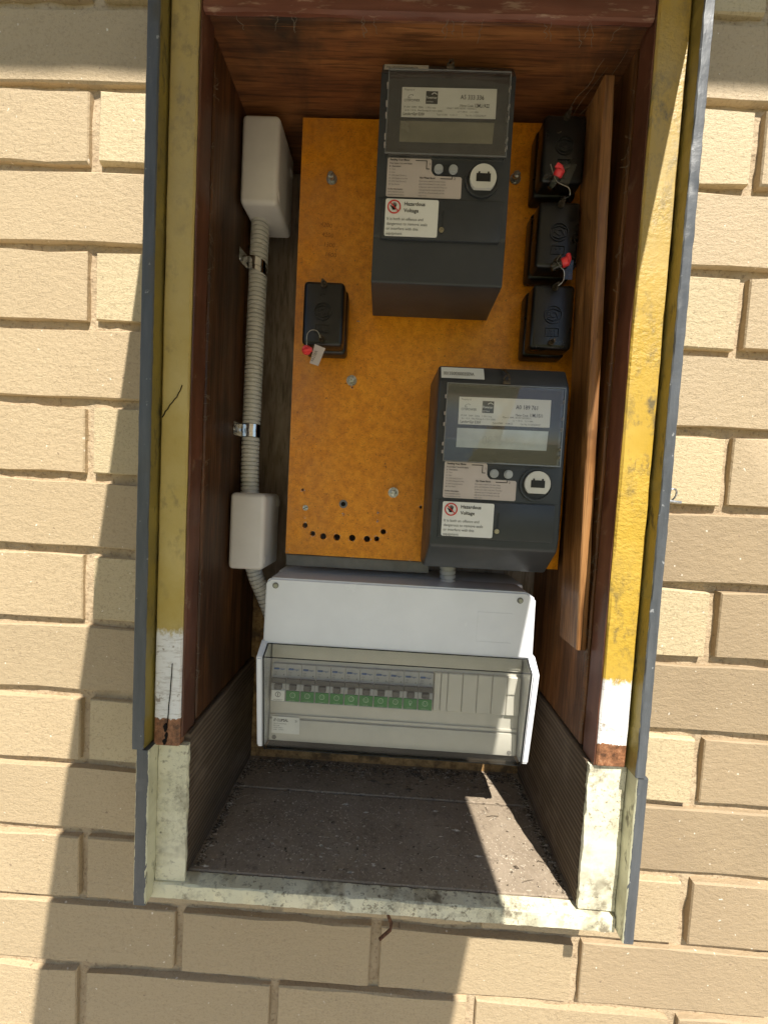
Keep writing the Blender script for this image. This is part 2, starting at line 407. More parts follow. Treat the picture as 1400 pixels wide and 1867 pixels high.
CLAD_UP = edge_paint('slate_over_yellow', (.27, .205, .045, 1), (.20, .16, .055, 1))
CLAD_LO = edge_paint('slate_over_cream', (.62, .60, .42, 1), (.42, .40, .26, 1))
def sill_mat():
    m = Mat('dusty_brown_sill'); f = m.noise(24, 6, .65)
    c = m.ramp(f, (.3, (.225, .178, .128, 1)), (.7, (.315, .255, .188, 1)))
    c = m.mix(m.ramp(m.noise(300, 4, .6), (.56, 0.0), (.70, .55)), c, (.46, .38, .30, 1))
    c = m.mix(m.ramp(m.noise(170, 3, .6, off=(3, 3, 3)), (.56, 0.0), (.70, .6)), c, (.13, .10, .075, 1))
    c = m.mix(m.math('MULTIPLY', m.ramp(m.noise(420, 2, .4, off=(2, 7, 3)), (.66, 0.0), (.70, .8)), m.ramp(m.noise(11, 3, .5), (.42, 0.0), (.6, 1.0))), c, (.62, .55, .44, 1))
    m.col(c).set(.85, .2); m.bump(m.noise(200, 5, .6), .5, .0012); return m.m
SILL = sill_mat()

METER = plain('charcoal_plastic', (.036, .040, .046, 1), .36, .45, var=.10, vscale=30, bs=.15, bd=.0002, bsc=900)
METER_D = plain('charcoal_plastic_dark', (.022, .025, .029, 1), .45, .4, var=.1)
BLACK = plain('black_bakelite', (.009, .009, .0095, 1), .30, .5, var=.25, vscale=40, bs=.2, bd=.0003, bsc=300)
DARK = plain('dark_hole', (.012, .010, .009, 1), .9, .1)
WHITE_PL = plain('white_plastic', (.84, .855, .90, 1), .24, .5, var=.03, vscale=18)
GREY_PL = plain('light_grey_plastic', (.60, .585, .56, 1), .38, .5, var=.03, vscale=20)
BOX_PL = plain('beige_grey_plastic', (.73, .69, .67, 1), .38, .5, var=.04, vscale=25)
COND = plain('grey_conduit_plastic', (.60, .58, .55, 1), .42, .5, var=.06)
ESC = plain('putty_plastic', (.57, .55, .50, 1), .4, .5, var=.03)
BRK = plain('breaker_plastic', (.33, .34, .355, 1), .4, .5, var=.03)
TOG = plain('breaker_toggle_grey', (.055, .055, .058, 1), .4, .5)
GREEN = plain('green_label', (.006, .18, .026, 1), .45, .4, var=.1)
BLUE = plain('blue_print', (.02, .07, .22, 1), .5, .3)
INK = plain('black_ink', (.012, .012, .013, 1), .6, .3)
INKG = plain('grey_ink', (.12, .12, .12, 1), .6, .3)
PAPER = plain('white_label', (.74, .74, .72, 1), .45, .4, var=.03)
PAPER2 = plain('silver_label', (.52, .455, .43, 1), .38, .5, var=.06, vscale=14)
WPRINT = plain('white_print', (.8, .8, .78, 1), .5, .3)
WPRINT2 = plain('pale_green_print', (.38, .52, .38, 1), .5, .3)
REDP = plain('red_print', (.62, .05, .045, 1), .5, .3)
SEAL = plain('red_seal_plastic', (.72, .04, .05, 1), .35, .5, var=.12, vscale=200)
BRASS = plain('yellowed_screw', (.42, .37, .25, 1), .4, .5, metal=.6, var=.3, vscale=400)
ZINC = plain('zinc_plated_steel', (.50, .50, .49, 1), .30, .5, metal=.95, var=.35, vscale=500, bs=.3, bd=.0003)
CHROME = plain('bright_steel', (.72, .72, .72, 1), .14, .5, metal=1.0, var=.06)
RUST = plain('rusty_steel', (.13, .06, .032, 1), .8, .3, metal=.2, var=.4, vscale=300, bs=.6, bd=.0008)
OLDBOLT = plain('dull_brass_bolt', (.10, .078, .055, 1), .5, .4, metal=.6, var=.4, vscale=300)
FRAME = plain('grey_steel_channel', (.20, .195, .19, 1), .5, .4, metal=.1, var=.15, vscale=40)
LCD = plain('lcd_glass', (.20, .19, .14, 1), .25, .5, var=.12, vscale=30)
LCDINK = plain('lcd_digit', (.150, .140, .100, 1), .4, .4); LCD2 = plain('lcd_glass_sky_reflected', (.52, .57, .58, 1), .10, .6, var=.10, vscale=45); LCDINK2 = plain('lcd_digit_pale', (.45, .49, .50, 1), .4, .4)  # lower display: sky reflection painted in as a paler base colour
RIM = plain('polished_edge', (.16, .165, .17, 1), .12, .8)
DISC = plain('port_disc', (.62, .61, .57, 1), .35, .5, var=.05)
BUTTON = plain('grey_button', (.38, .40, .42, 1), .35, .5)
PENCIL = plain('pencil_marks', (.33, .115, .02, 1), .5, .3)
LID_PORT_BLACK = plain('lid_and_port_black', (.014, .014, .014, 1), .45, .4)  # black for the lid's painted edge refraction and the port window
COBWEB = plain('cobweb_silk', (.20, .17, .13, 1), .8, .2)
DEBRIS = plain('dust_and_chips', (.42, .36, .28, 1), .9, .2, var=.5, vscale=500)
DEBRIS_D = plain('dark_litter', (.11, .085, .060, 1), .9, .2, var=.5, vscale=500)
CONC = plain('concrete_path', (.40, .375, .33, 1), .85, .2, var=.15, vscale=8)
GROUND = plain('dry_lawn', (.15, .15, .07, 1), .95, .1, var=.3, vscale=3)
SOFFIT = plain('soffit_paint', (.66, .64, .58, 1), .7, .3)
ROOF = plain('roof_tiles', (.20, .12, .09, 1), .8, .2)
DOORIN = plain('door_inner_paint', (.62, .60, .50, 1), .6, .3)
def clear(name, tint, rough=.06, refl=.9):
    m = bpy.data.materials.new(name); m.use_nodes = True; t = m.node_tree; t.nodes.clear()
    o = t.nodes.new('ShaderNodeOutputMaterial'); tr = t.nodes.new('ShaderNodeBsdfTransparent'); gl = t.nodes.new('ShaderNodeBsdfGlossy')
    mx = t.nodes.new('ShaderNodeMixShader'); lw = t.nodes.new('ShaderNodeLayerWeight'); lw.inputs['Blend'].default_value = .5
    pw = t.nodes.new('ShaderNodeMath'); pw.operation = 'POWER'; pw.inputs[1].default_value = 5.0; fr = t.nodes.new('ShaderNodeMath'); fr.operation = 'MULTIPLY_ADD'; fr.inputs[1].default_value = .95; fr.inputs[2].default_value = .045
    t.links.new(lw.outputs['Facing'], pw.inputs[0]); t.links.new(pw.outputs[0], fr.inputs[0])
    mu = t.nodes.new('ShaderNodeMath'); mu.operation = 'MULTIPLY'; mu.inputs[1].default_value = refl
    tr.inputs[0].default_value = tint; gl.inputs['Roughness'].default_value = rough
    no = t.nodes.new('ShaderNodeTexNoise'); no.inputs['Scale'].default_value = 25; bp_ = t.nodes.new('ShaderNodeBump'); bp_.inputs['Strength'].default_value = .012; bp_.inputs['Distance'].default_value = .002
    t.links.new(no.outputs[0], bp_.inputs['Height']); t.links.new(bp_.outputs[0], gl.inputs['Normal'])
    t.links.new(fr.outputs[0], mu.inputs[0]); t.links.new(mu.outputs[0], mx.inputs[0]); t.links.new(tr.outputs[0], mx.inputs[1]); t.links.new(gl.outputs[0], mx.inputs[2]); t.links.new(mx.outputs[0], o.inputs[0])
    return m
CLEAR = clear('clear_polycarbonate', (.985, .985, .98, 1), .02, 1.7)
SMOKE = clear('smoky_polycarbonate', (.95, .948, .93, 1), .03, .55)
TAGCLEAR = clear('clear_tag_plastic', (.70, .70, .68, 1), .15, 1.0)

for q_ in MATS: q_.done()

# ------------------------------------------------------------------ ground and house
bm = NB(); box(bm, -120, 120, -120, 30, -ZD - .3, -ZD - .004)
tag(obj('ground', bm, GROUND, smooth=0), kind='structure')
bm = NB(); box(bm, -30, 30, -1.6, .3, -ZD - .2, -ZD)
tag(obj('path', bm, CONC, smooth=0), kind='structure')

OX0, OX1, OZ0, OZ1 = .112, .606, -.955, .06      # opening in the brickwork
wall = thing('brick_wall', (.36, .05, -ZD), 'painted tan brick wall around the open timber meter box', 'wall')
def mortar_patch(bm, x0, x1, z0, z1, n):
    nx = max(1, int((x1 - x0) / n)); nz = max(1, int((z1 - z0) / n))
    g = [[bm.verts.new((x0 + (x1 - x0) * i / nx, 0.0070 + .0028 * mnoise.noise(Vector((i * (x1 - x0) / nx * 45 + x0 * 45, 3.3, (z0 + (z1 - z0) * j / nz) * 45))), z0 + (z1 - z0) * j / nz)) for i in range(nx + 1)] for j in range(nz + 1)]
    for j in range(nz):
        for i in range(nx): bm.faces.new((g[j][i], g[j][i + 1], g[j + 1][i + 1], g[j + 1][i]))
bm = NB()
mortar_patch(bm, -.62, OX0, -1.40, .20, .012); mortar_patch(bm, OX1, 1.34, -1.40, .20, .012)
mortar_patch(bm, OX0, OX1, -1.40, OZ0, .012); mortar_patch(bm, OX0, OX1, OZ1, .20, .012)
for x0, x1, z0, z1 in ((-3, -.62, -ZD, .9), (1.34, 3.8, -ZD, .9), (-.62, 1.34, -ZD, -1.40), (-.62, 1.34, .20, .9)): mortar_patch(bm, x0, x1, z0, z1, .5)
# reveals of the opening
for (a, b) in (((OX0, OZ0), (OX0, OZ1)), ((OX1, OZ0), (OX1, OZ1)), ((OX0, OZ0), (OX1, OZ0)), ((OX0, OZ1), (OX1, OZ1))):
    v = [bm.verts.new((p[0], y, p[1])) for p, y in ((a, .004), (b, .004), (b, .24), (a, .24))]; bm.faces.new(v)
v = [bm.verts.new(c) for c in ((OX0 - .2, .24, OZ0 - .2), (OX1 + .2, .24, OZ0 - .2), (OX1 + .2, .24, OZ1 + .2), (OX0 - .2, .24, OZ1 + .2))]; bm.faces.new(v)
obj('mortar', bm, MORTAR, wall, smooth=60)

def brick_mesh(wd, hg, seed, dep=.03):
    """one brick with worn, uneven arrises; local origin at the centre of its front face"""
    rnd = random.Random(seed); b = .0011
    bm = NB()
    def jit(s=1.0): return rnd.choice((1, 1, 1, 2.2)) * rnd.uniform(-.0009, .0009) * s
    nx = max(2, int(wd / .045))
    xs = [-wd / 2 + b + (wd - 2 * b) * i / nx for i in range(nx + 1)]
    top = [Vector((x, jit(.5), hg / 2 - b + jit())) for x in xs]; bot = [Vector((x, jit(.5), -hg / 2 + b + jit())) for x in xs]
    front = top + bot[::-1]
    outer = []
    for i, p in enumerate(front):
        q = p.copy(); q.y = b + abs(jit())
        up_ = i <= nx
        q.z += (b + jit()) * (1 if up_ else -1)
        if i in (0, len(front) - 1): q.x -= b
        if i in (nx, nx + 1): q.x += b
        outer.append(q)
    fv = [bm.verts.new(p) for p in front]; ov = [bm.verts.new(p) for p in outer]; bv = [bm.verts.new((p.x, dep, p.z)) for p in outer]
    for i in range(nx): bm.faces.new((fv[i], fv[i + 1], fv[len(fv) - 2 - i], fv[len(fv) - 1 - i]))
    n = len(fv)
    for i in range(n):
        j = (i + 1) % n
        bm.faces.new((fv[i], ov[i], ov[j], fv[j])); bm.faces.new((ov[i], bv[i], bv[j], ov[j]))
    bmesh.ops.recalc_face_normals(bm, faces=bm.faces[:])
    me = bpy.data.meshes.new('brick'); bm.to_mesh(me); bm.free(); me.materials.append(BRICK)
    for p in me.polygons: p.use_smooth = True
    me.set_sharp_from_angle(angle=R(28))
    return me
FULL = [brick_mesh(.2285, .0755, s) for s in range(14)]
far = NB()
def add_brick(xa, xb, zt, k):
    near = -.62 < xa < 1.30 and -1 <= k <= 16
    rnd = random.Random(int(xa * 1000) * 31 + k * 7)
    if not near:
        if xb - xa > .03:
            box(far, xa, xb, .0 + rnd.uniform(-.001, .001), .03, zt - .0755, zt, .0025, 1)
        return
    wd = xb - xa
    me = rnd.choice(FULL) if abs(wd - .2285) < .002 else brick_mesh(wd, .0755, rnd.randint(0, 9999))
    cx = (xa + xb) / 2 + rnd.uniform(-.0012, .0012)
    o = link_mesh('brick', me, wall, (cx, rnd.uniform(-.0012, .0012), zt - .038 + rnd.uniform(-.0008, .0008)))
    o.rotation_euler = (rnd.uniform(-.004, .004), rnd.uniform(-.004, .004), rnd.uniform(-.003, .003))
    t = rnd.random()
    c = Vector((.445, .343, .212)) * (.93 + .16 * t)
    if wd < .2: c = Vector((.54, .44, .27)) * (.95 + .1 * t)          # paler cut bricks beside the box
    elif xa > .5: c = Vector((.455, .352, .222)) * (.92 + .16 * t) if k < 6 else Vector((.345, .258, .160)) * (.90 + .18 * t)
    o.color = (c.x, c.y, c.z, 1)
for k in range(-10, 21):
    zt = -.086 * k
    if zt > .86 or zt - .0755 < -ZD: continue
    off = .5 if k % 2 == 0 else 0.0
    for i in range(-13, 16):
        xa = .24 * (i + off) + .00575; xb = xa + .2285
        if xb < -2.9 or xa > 3.7: continue
        segs = [(xa, xb)]
        if zt - .02 > OZ0 and zt - .0755 < OZ1 - .01:
            segs = []
            if xa < OX0 - .008: segs.append((xa, min(xb, OX0 - .003)))
            if xb > OX1 + .008: segs.append((max(xa, OX1 + .003), xb))
        for a, b in segs: add_brick(a, b, zt, k)
tag(obj('brickwork', far, BRICK_FAR, wall, smooth=0), kind='stuff')

eave = thing('eave', (.4, -.3, .70), 'painted eave of the tiled roof above the brick wall', 'eave')
bm = NB(); box(bm, -3.2, 4.0, -.53, -.004, .810, .822); obj('soffit', bm, SOFFIT, eave, smooth=0)
bm = NB(); box(bm, -3.2, 4.0, -.555, -.532, .765, .95, .003); obj('fascia', bm, SOFFIT, eave, smooth=0)
bm = NB(); prism(bm, [(-.62, .95), (.6, 1.43), (.6, 1.47), (-.62, .98)], 'x', -3.3, 4.1); obj('roof', bm, ROOF, eave, smooth=0)

# ------------------------------------------------------------------ timber meter box
YC, YS, YF, YK = -.0735, -.061, -.057, .135
mb = thing('meter_box', (.36, .0, -.96), 'open timber meter box with yellow and cream painted frame set in the brick wall', 'meter box')
bm = NB(); plank(bm, .1065, .1185, YC, .02, -.7775, .055, n=120, jit=.00035, seed=1, bev=.0010, fr=60); tag(obj('cladding_board', bm, CLAD_UP, mb), 'slate painted upper left edge board')
bm = NB(); plank(bm, .1105, .1235, YC + .001, .02, -.9415, -.7785, n=40, jit=.0004, seed=2, bev=.0012, fr=50); tag(obj('cladding_board', bm, CLAD_LO, mb), 'slate painted lower left edge board')
bm = NB(); plank(bm, .5995, .6090, YC, .02, -.7720, .055, n=160, jit=.00055, seed=3, bev=.0009, fr=70); tag(obj('cladding_board', bm, CLAD_UP, mb), 'slate painted upper right edge board, sunlit')
bm = NB(); plank(bm, .6020, .6130, YC + .001, .02, -.9425, -.7735, n=40, jit=.0003, seed=4, bev=.0012, fr=50); tag(obj('cladding_board', bm, CLAD_LO, mb), 'slate painted lower right edge board')
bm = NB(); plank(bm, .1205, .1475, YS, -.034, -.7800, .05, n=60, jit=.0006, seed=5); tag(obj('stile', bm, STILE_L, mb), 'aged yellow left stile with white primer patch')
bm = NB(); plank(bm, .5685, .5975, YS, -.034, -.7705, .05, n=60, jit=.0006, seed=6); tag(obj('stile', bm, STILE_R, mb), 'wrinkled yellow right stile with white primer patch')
for s, x0, x1 in ((7, .1478, .1500), (8, .5672, .5683)):
    bm = NB(); plank(bm, x0, x1, YS + .002, -.036, -.772, .05, n=50, bev=.0006, jit=.0005, seed=s); obj('inner_trim', bm, REDW, mb)
bm = NB(); plank(bm, .112, .1190, YS + .004, 0.0, -.78, .05, n=40, jit=.0004, seed=9); obj('packing_strip', bm, CLAD_UP, mb)
bm = NB(); plank(bm, .5980, .5994, YS + .006, 0.0, -.77, .05, n=40, jit=.0003, bev=.0004, seed=10); obj('packing_strip', bm, CLAD_UP, mb)
bm = NB(); plank(bm, .1235, .1550, YF, -.0520, -.9300, -.7815, n=60, jit=.0008, seed=11, bev=.0008, fr=60); obj('corner_block', bm, CREAM, mb)
bm = NB(); plank(bm, .5640, .6015, YF, -.0520, -.9270, -.7735, n=60, jit=.0009, seed=12, bev=.0008, fr=60); obj('corner_block', bm, CREAM, mb)
bm = NB(); plank(bm, .1150, .6015, YF - .0025, -.044, -.9475, -.9305, axis='x', n=110, jit=.0007, seed=13, bev=.0012, fr=60); obj('sill_edge', bm, CREAM, mb)
bm = NB(); plank(bm, .124, .600, -.0435, .0735, -.9475, -.9296, axis='x', n=40, jit=.00008, seed=14, bev=.001); obj('sill_board', bm, SILL, mb)
bm = NB(); plank(bm, .124, .600, .0750, .138, -.9475, -.9286, axis='x', n=40, jit=.00008, seed=15, bev=.001); obj('sill_board', bm, SILL, mb)
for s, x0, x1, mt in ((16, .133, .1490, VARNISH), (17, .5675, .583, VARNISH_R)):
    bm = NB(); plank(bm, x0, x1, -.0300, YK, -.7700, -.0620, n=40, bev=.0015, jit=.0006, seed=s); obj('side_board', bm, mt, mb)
for s, x0, x1 in ((18, .124, .1538), (19, .5636, .590)):
    bm = NB(); plank(bm, x0, x1, -.0515, YK, -.9290, -.7715, axis='y', n=30, bev=.002, jit=.0009, seed=s); obj('lower_side_board', bm, SAWN, mb)
bm = NB(); plank(bm, .133, .583, -.047, YK, -.0610, -.040, axis='x', n=20, jit=.0004, seed=20); obj('ceiling_board', bm, CEIL, mb)
bm = NB(); plank(bm, .1505, .5655, YS + .001, -.0530, -.0690, .05, axis='x', n=30, jit=.0008, seed=21, bev=.002); obj('top_rail', bm, RAIL, mb)
bm = NB(); box(bm, .133, .583, YK + .001, YK + .012, -.655, -.03); obj('back_panel', bm, BACK, mb, smooth=0)
bm = NB(); box(bm, .133, .583, YK + .001, YK + .012, -.945, -.658); tag(obj('back_panel', bm, CHIP, mb, smooth=0), 'stained fibreboard strip behind the switchboard')
# loose batten on the right side
bm = NB(); plank(bm, .5555, .5665, -.0300, .0130, -.667, -.0860, n=34, jit=.0006, seed=22, bev=.0012)
for v in bm.verts:
    t = (v.co.z + .667) / .581; v.co.x -= .0175 * t
tag(obj('batten', bm, BATTEN, mb), 'brown timber batten leaning inside the right side')
# flap door, hinged along the top and held up over the photographer
SL = 1.50 - .28 / .126
def doorpt(s, off): return (-.070 - s, -.006 + SL * s + off)
dl = .62
p0, p1 = doorpt(0, 0), doorpt(dl, 0); p2, p3 = doorpt(dl, .02), doorpt(0, .02)
bm = NB(); prism(bm, [p0, p1, p2, p3], 'x', .096, .6075); dr = obj('door', bm, DOORIN, mb, smooth=0)
for x in (.2, .5):
    bm = NB(); tube(bm, [(x - .03, -.066, .012), (x + .03, -.066, .012)], .005, 10); obj('hinge', bm, ZINC, dr)
# ring latch and bent nail
bm = NB(); tube(bm, [(.6165 + .005 * math.cos(a), -.062 - .003 * math.sin(a), -.4985 + .006 * math.sin(a)) for a in [2 * math.pi * i / 16 for i in range(17)]], .0009, 6, cap=False)
tube(bm, [(.608, -.060, -.5035), (.618, -.062, -.5045), (.6265, -.062, -.5050)], .0016, 8); obj('latch_ring', bm, ZINC, mb)
bm = NB(); tube(bm, [(.3705, -.050, -.940), (.3708, -.050, -.958), (.3745, -.051, -.9655), (.3738, -.052, -.971), (.3630, -.053, -.9815)], .0017, 7); obj('bent_nail', bm, RUST, mb)
# rot and cracks as dark pieces, recess shade in their colour, on the bare stile feet
bm = NB()
for x, z, a, b in ((.1335, -.761, .0018, .0045), (.1345, -.770, .0014, .004), (.1330, -.776, .0020, .003)):
    prism(bm, [(x + a * math.cos(t) * (1 + .3 * math.sin(3 * t)), z + b * math.sin(t)) for t in [2 * math.pi * i / 9 for i in range(9)]], 'y', YS - .0013, YS + .004)
obj('rot_hole', bm, DARK, mb)
bm = NB()
def crack(pts, wd, y):
    for a, b in zip(pts, pts[1:]):
        dx, dz = b[0] - a[0], b[1] - a[1]; l = math.hypot(dx, dz); nx_, nz_ = -dz / l * wd, dx / l * wd
        prism(bm, [(a[0] + nx_, a[1] + nz_), (a[0] - nx_, a[1] - nz_), (b[0] - nx_ * .8, b[1] - nz_ * .8), (b[0] + nx_ * .8, b[1] + nz_ * .8)], 'y', y - .0011, y + .003)
crack([(.1222, -.4485), (.1240, -.4460), (.1252, -.4425), (.1275, -.4405), (.1295, -.4362), (.1322, -.4335), (.1340, -.4305), (.1362, -.4285), (.1380, -.4240), (.1392, -.4225), (.1412, -.4165)], .00022, YS)
obj('paint_crack', bm, DARK, mb, smooth=0); bm = NB()
crack([(.1388, -.694), (.1384, -.705), (.1377, -.716), (.1374, -.726), (.1362, -.737), (.1360, -.746), (.1352, -.757)], .00024, YS)
obj('paint_crack', bm, DARK, mb, smooth=0)

# ------------------------------------------------------------------ hinged meter panel
YB = .042
pn = thing('mounting_board', (.39, .05, -.6), 'orange hardboard mounting board behind the meters, with a curve of holes', 'board')
HOLES = [(.2388, -.5123, .0017), (.2435, -.5568, .0034), (.2536, -.5666, .0033), (.2669, -.5693, .0040), (.2842, -.5697, .0042), (.3035, -.5694, .0041),
         (.3221, -.5697, .0040), (.3342, -.5688, .0032), (.3420, -.5595, .0034), (.2904, -.5274, .0028), (.3869, -.5263, .0018), (.2945, -.3835, .0012), (.2976, -.3035, .0008), (.3348, -.5360, .0007), (.3340, -.5463, .0008), (.2916, -.5400, .0008)]
bm = NB()
def loop(pts, y):
    vv = [bm.verts.new((p[0], y, p[1])) for p in pts]
    return vv, [bm.edges.new((vv[i], vv[(i + 1) % len(vv)])) for i in range(len(vv))]
def edgepts(a, b, n): return [(a[0] + (b[0] - a[0]) * i / n, a[1] + (b[1] - a[1]) * i / n) for i in range(n)]
cn = [(.2203, -.5935), (.5605, -.5945), (.5605, -.0660), (.2203, -.0690)]
outer = [p for i in range(4) for p in edgepts(cn[i], cn[(i + 1) % 4], 6)]
ov, es = loop(outer, YB); hl = []
for x, z, r in HOLES:
    v_, e_ = loop(circle(x, z, r, 16), YB); hl.append(v_); es += e_
bmesh.ops.triangle_fill(bm, use_beauty=True, edges=es)
for vv in [ov] + hl:
    kk = [bm.verts.new((v.co.x, YB + .0065, v.co.z)) for v in vv]
    for i in range(len(vv)):
        j = (i + 1) % len(vv); bm.faces.new((vv[i], vv[j], kk[j], kk[i]))
obj('board', bm, ORANGE, pn, smooth=30)
bm = NB(); box(bm, .2195, .4020, YB + .007, YB + .022, -.610, -.5955, .001); obj('frame_channel', bm, FRAME, pn)
bm = NB(); box(bm, .5420, .5610, YB + .007, YB + .030, -.5950, -.068, .001); obj('frame_channel', bm, FRAME, pn)
bm = NB(); prism(bm, circle(.2904, -.5274, .0052, 20), 'y', YB - .0008, YB + .002)
obj('washer', bm, FRAME, pn)
bm = NB(); prism(bm, circle(.2904, -.5274, .0029, 16), 'y', YB - .0012, YB + .002); obj('washer_hole', bm, DARK, pn)
bm = NB(); prism(bm, circle(.2433, -.5347, .0034, 16), 'y', YB - .001, YB + .002); sc = obj('screw', bm, ZINC, pn)
bm = NB(); prism(bm, [(.2406, -.5356), (.2410, -.5362), (.2460, -.5338), (.2456, -.5332)], 'y', YB - .0013, YB); obj('slot', bm, DARK, sc)
def bolt(bm, cx, cz):
    prism(bm, circle(cx, cz, .0064, 22), 'y', YB - .0012, YB)
    prism(bm, circle(cx, cz, .0050, 22), 'y', YB - .0022, YB - .0012)
    prism(bm, circle(cx, cz, .0044, 6, .3), 'y', YB - .0075, YB - .0022)
    tube(bm, [(cx, YB - .0075, cz), (cx, YB - .0082, cz)], .003, 6, radii=[.0042, .0030])
    tube(bm, [(cx, YB - .0082, cz), (cx, YB - .0100, cz)], .0022, 12)
for i, (x, z) in enumerate(((.2579, -.1390), (.4759, -.1309), (.2933, -.3754), (.3518, -.5098))):
    if i == 0:
        bm = NB(); bolt(bm, x, z); b0 = obj('hex_bolt', bm, ZINC, pn); oo = ORG[b0] - Vector((x, 0, z))
    else: dup(b0, Vector((x, 0, z)) + oo, pn)
bm = NB()
for i, s in enumerate(('4200', '4200', '1300', '1600')):
    text(bm, s, .2465 + i * .0022, -.1935 - i * .0115, .0052, YB - .0003, rot=-.12, sx=1.0)
obj('pencil_figures', bm, PENCIL, pn, smooth=0)
# torn fibres round the holes
bm = NB(); rr = random.Random(5)
for x, z, r in HOLES + [(.2432, -.5470, .0005), (.2205, -.587, .004), (.305, -.5935, .001), (.378, -.5935, .001)]:
    for _ in range(5):
        a = rr.uniform(0, 6.28); d = r + rr.uniform(.0002, .0010); s = rr.uniform(.0004, .0011)
        c = (x + d * math.cos(a), z + d * math.sin(a)); aa = rr.uniform(0, 6.28)
        flat(bm, [(c[0] + s * math.cos(aa + t) * (1, .5, .8)[j], c[1] + s * math.sin(aa + t)) for j, t in enumerate((0, 2.1, 4.2))], YB - .0003)
tag(obj('torn_fibres', bm, PAPER2, pn, smooth=0), kind='stuff')

# ------------------------------------------------------------------ electricity meters
def hand_icon(bm, cx, cz, s, y):
    pal = [(-.30, -.55), (.22, -.55), (.34, -.1), (.36, .18), (.20, .22), (.02, .24), (-.16, .20), (-.30, .05), (-.62, .30), (-.72, .18), (-.42, -.25)]
    flat(bm, [(cx + p[0] * s, cz + p[1] * s) for p in pal], y)
    for x, a, l in ((-.12, .12, .62), (.04, .04, .70), (.20, -.05, .64), (.33, -.18, .48)):
        dx, dz = -math.sin(a), math.cos(a); b = .065
        st = (x, .12)
        flat(bm, [(cx + s * q[0], cz + s * q[1]) for q in ((st[0] - b, st[1]), (st[0] + b, st[1]), (st[0] + b + dx * l * .9, st[1] + dz * l * .9), (st[0] + dx * l, st[1] + dz * l), (st[0] - b + dx * l * .9, st[1] + dz * l * .9))], y)
def meter(X, ZT, long_cover, serial, code, barcode, label, line2, date):
    f = -.035
    P = lambda x, z: (X + x, ZT + z)
    t = thing('electricity_meter', (X + .065, YB, ZT - .217), label, 'electricity meter', 'electricity meters on the orange panel')
    # body: side profile extruded across, slightly narrower at the front edges
    if long_cover: prof = [(YB, .0058), (f + .0120, .0058), (f, -.0145), (f, -.170), (f + .0015, -.172), (f + .0015, -.2145), (f + .003, -.2160), (YB, -.2160)]
    else: prof = [(YB, .0058), (f + .0120, .0058), (f, -.0145), (f, -.170), (f, -.1835), (f + .034, -.2125), (YB, -.2140)]
    bm = NB(); prism(bm, [(y, ZT + z) for y, z in prof], 'x', X - .001, X + .132)
    for v in bm.verts:       # draft: back a touch wider, corners eased
        if v.co.y > f + .03: v.co.x += -.0025 if v.co.x < X + .05 else .0025
    bmesh.ops.bevel(bm, geom=[e for e in bm.edges], offset=.0028, segments=3, profile=.5, affect='EDGES', clamp_overlap=True)
    body = obj('body', bm, METER, t)
    # seams
    bm = NB(); box(bm, X + .0018, X + .1292, f - .0002, f + .0008, ZT - .0158, ZT - .0152); obj('seam', bm, METER_D, body, smooth=0); bm = NB(); box(bm, X + .002, X + .129, f - .0002, f + .001, ZT - .1345, ZT - .1340); obj('seam', bm, METER_D, body, smooth=0)
    # terminal cover plate with keyhole slot
    bm = NB(); box(bm, X + .0065, X + .1255, f - .0022, f + .002, ZT - .1745, ZT - .1352, .0012); tc = obj('terminal_cover', bm, METER, t)
    bm = NB(); prism(bm, [P(.0668, -.1460), P(.0690, -.1460), P(.0684, -.163), P(.0664, -.163)], 'y', f - .0026, f); prism(bm, circle(X + .0672, ZT - .1652, .0032, 18), 'y', f - .0025, f); obj('key_slot', bm, METER_D, tc, smooth=0)
    bm = NB(); prism(bm, circle(X + .0670, ZT - .1652, .0025, 16), 'y', f - .0036, f); box(bm, X + .0652, X + .0688, f - .0040, f - .0034, ZT - .1657, ZT - .1647); obj('sealing_screw', bm, BRASS, tc)
    # reader face: upper panel set behind the window
    bm = NB(); box(bm, X + .0075, X + .1245, f - .0008, f + .002, ZT - .094, ZT - .0185, .001); fp = obj('face_plate', bm, METER_D, t)
    yl = f - .0014
    bm = NB(); prism(bm, [P(.0205, -.0292), P(.1135, -.0284), P(.1138, -.0562), P(.0208, -.0570)], 'y', yl, f); lb = obj('rating_label', bm, PAPER, t, smooth=0)
    y = yl - .00025
    bm = NB()
    text(bm, 'CITIPOWER', *P(.0228, -.0428), .0025, y, sx=.86); text(bm, serial, *P(.0783, -.0392), .0044, y, sx=.80, bold=.004)
    text(bm, code, *P(.0925, -.0465), .0037, y, sx=.60, bold=.003)
    text(bm, 'Landis+Gyr E350', *P(.0226, -.0555), .0027, y, sx=.80, bold=.006)
    for i in range(9):      # leaning swoosh over the name
        t0, t1 = .3 + .55 * i, .3 + .55 * (i + 1)
        q = [(.0292 + r * math.cos(t) + .5 * r * math.sin(t), -.0378 + r * math.sin(t) * .8) for r, t in ((.0019, t0), (.0023, t0), (.0023, t1), (.0019, t1))]
        flat(bm, [P(*v) for v in q], y)
    pw = [P(.0443, -.0325), P(.0560, -.0325), P(.0560, -.0445), P(.0443, -.0445)]; flat(bm, pw, y); obj('print', bm, INK, lb, smooth=0)
    bm = NB()
    text(bm, 'Property of', *P(.0228, -.0325), .0019, y, sx=.8); text(bm, 'Meter Code', *P(.0783, -.0463), .0025, y, sx=.75)
    text(bm, '1P 2W   240V   50Hz   1 Wh / imp', *P(.0226, -.0487), .0017, y, sx=.95); text(bm, 'Class 1  NMI 14/2/47  N10943 C', *P(.0655, -.0487), .0017, y, sx=.92)
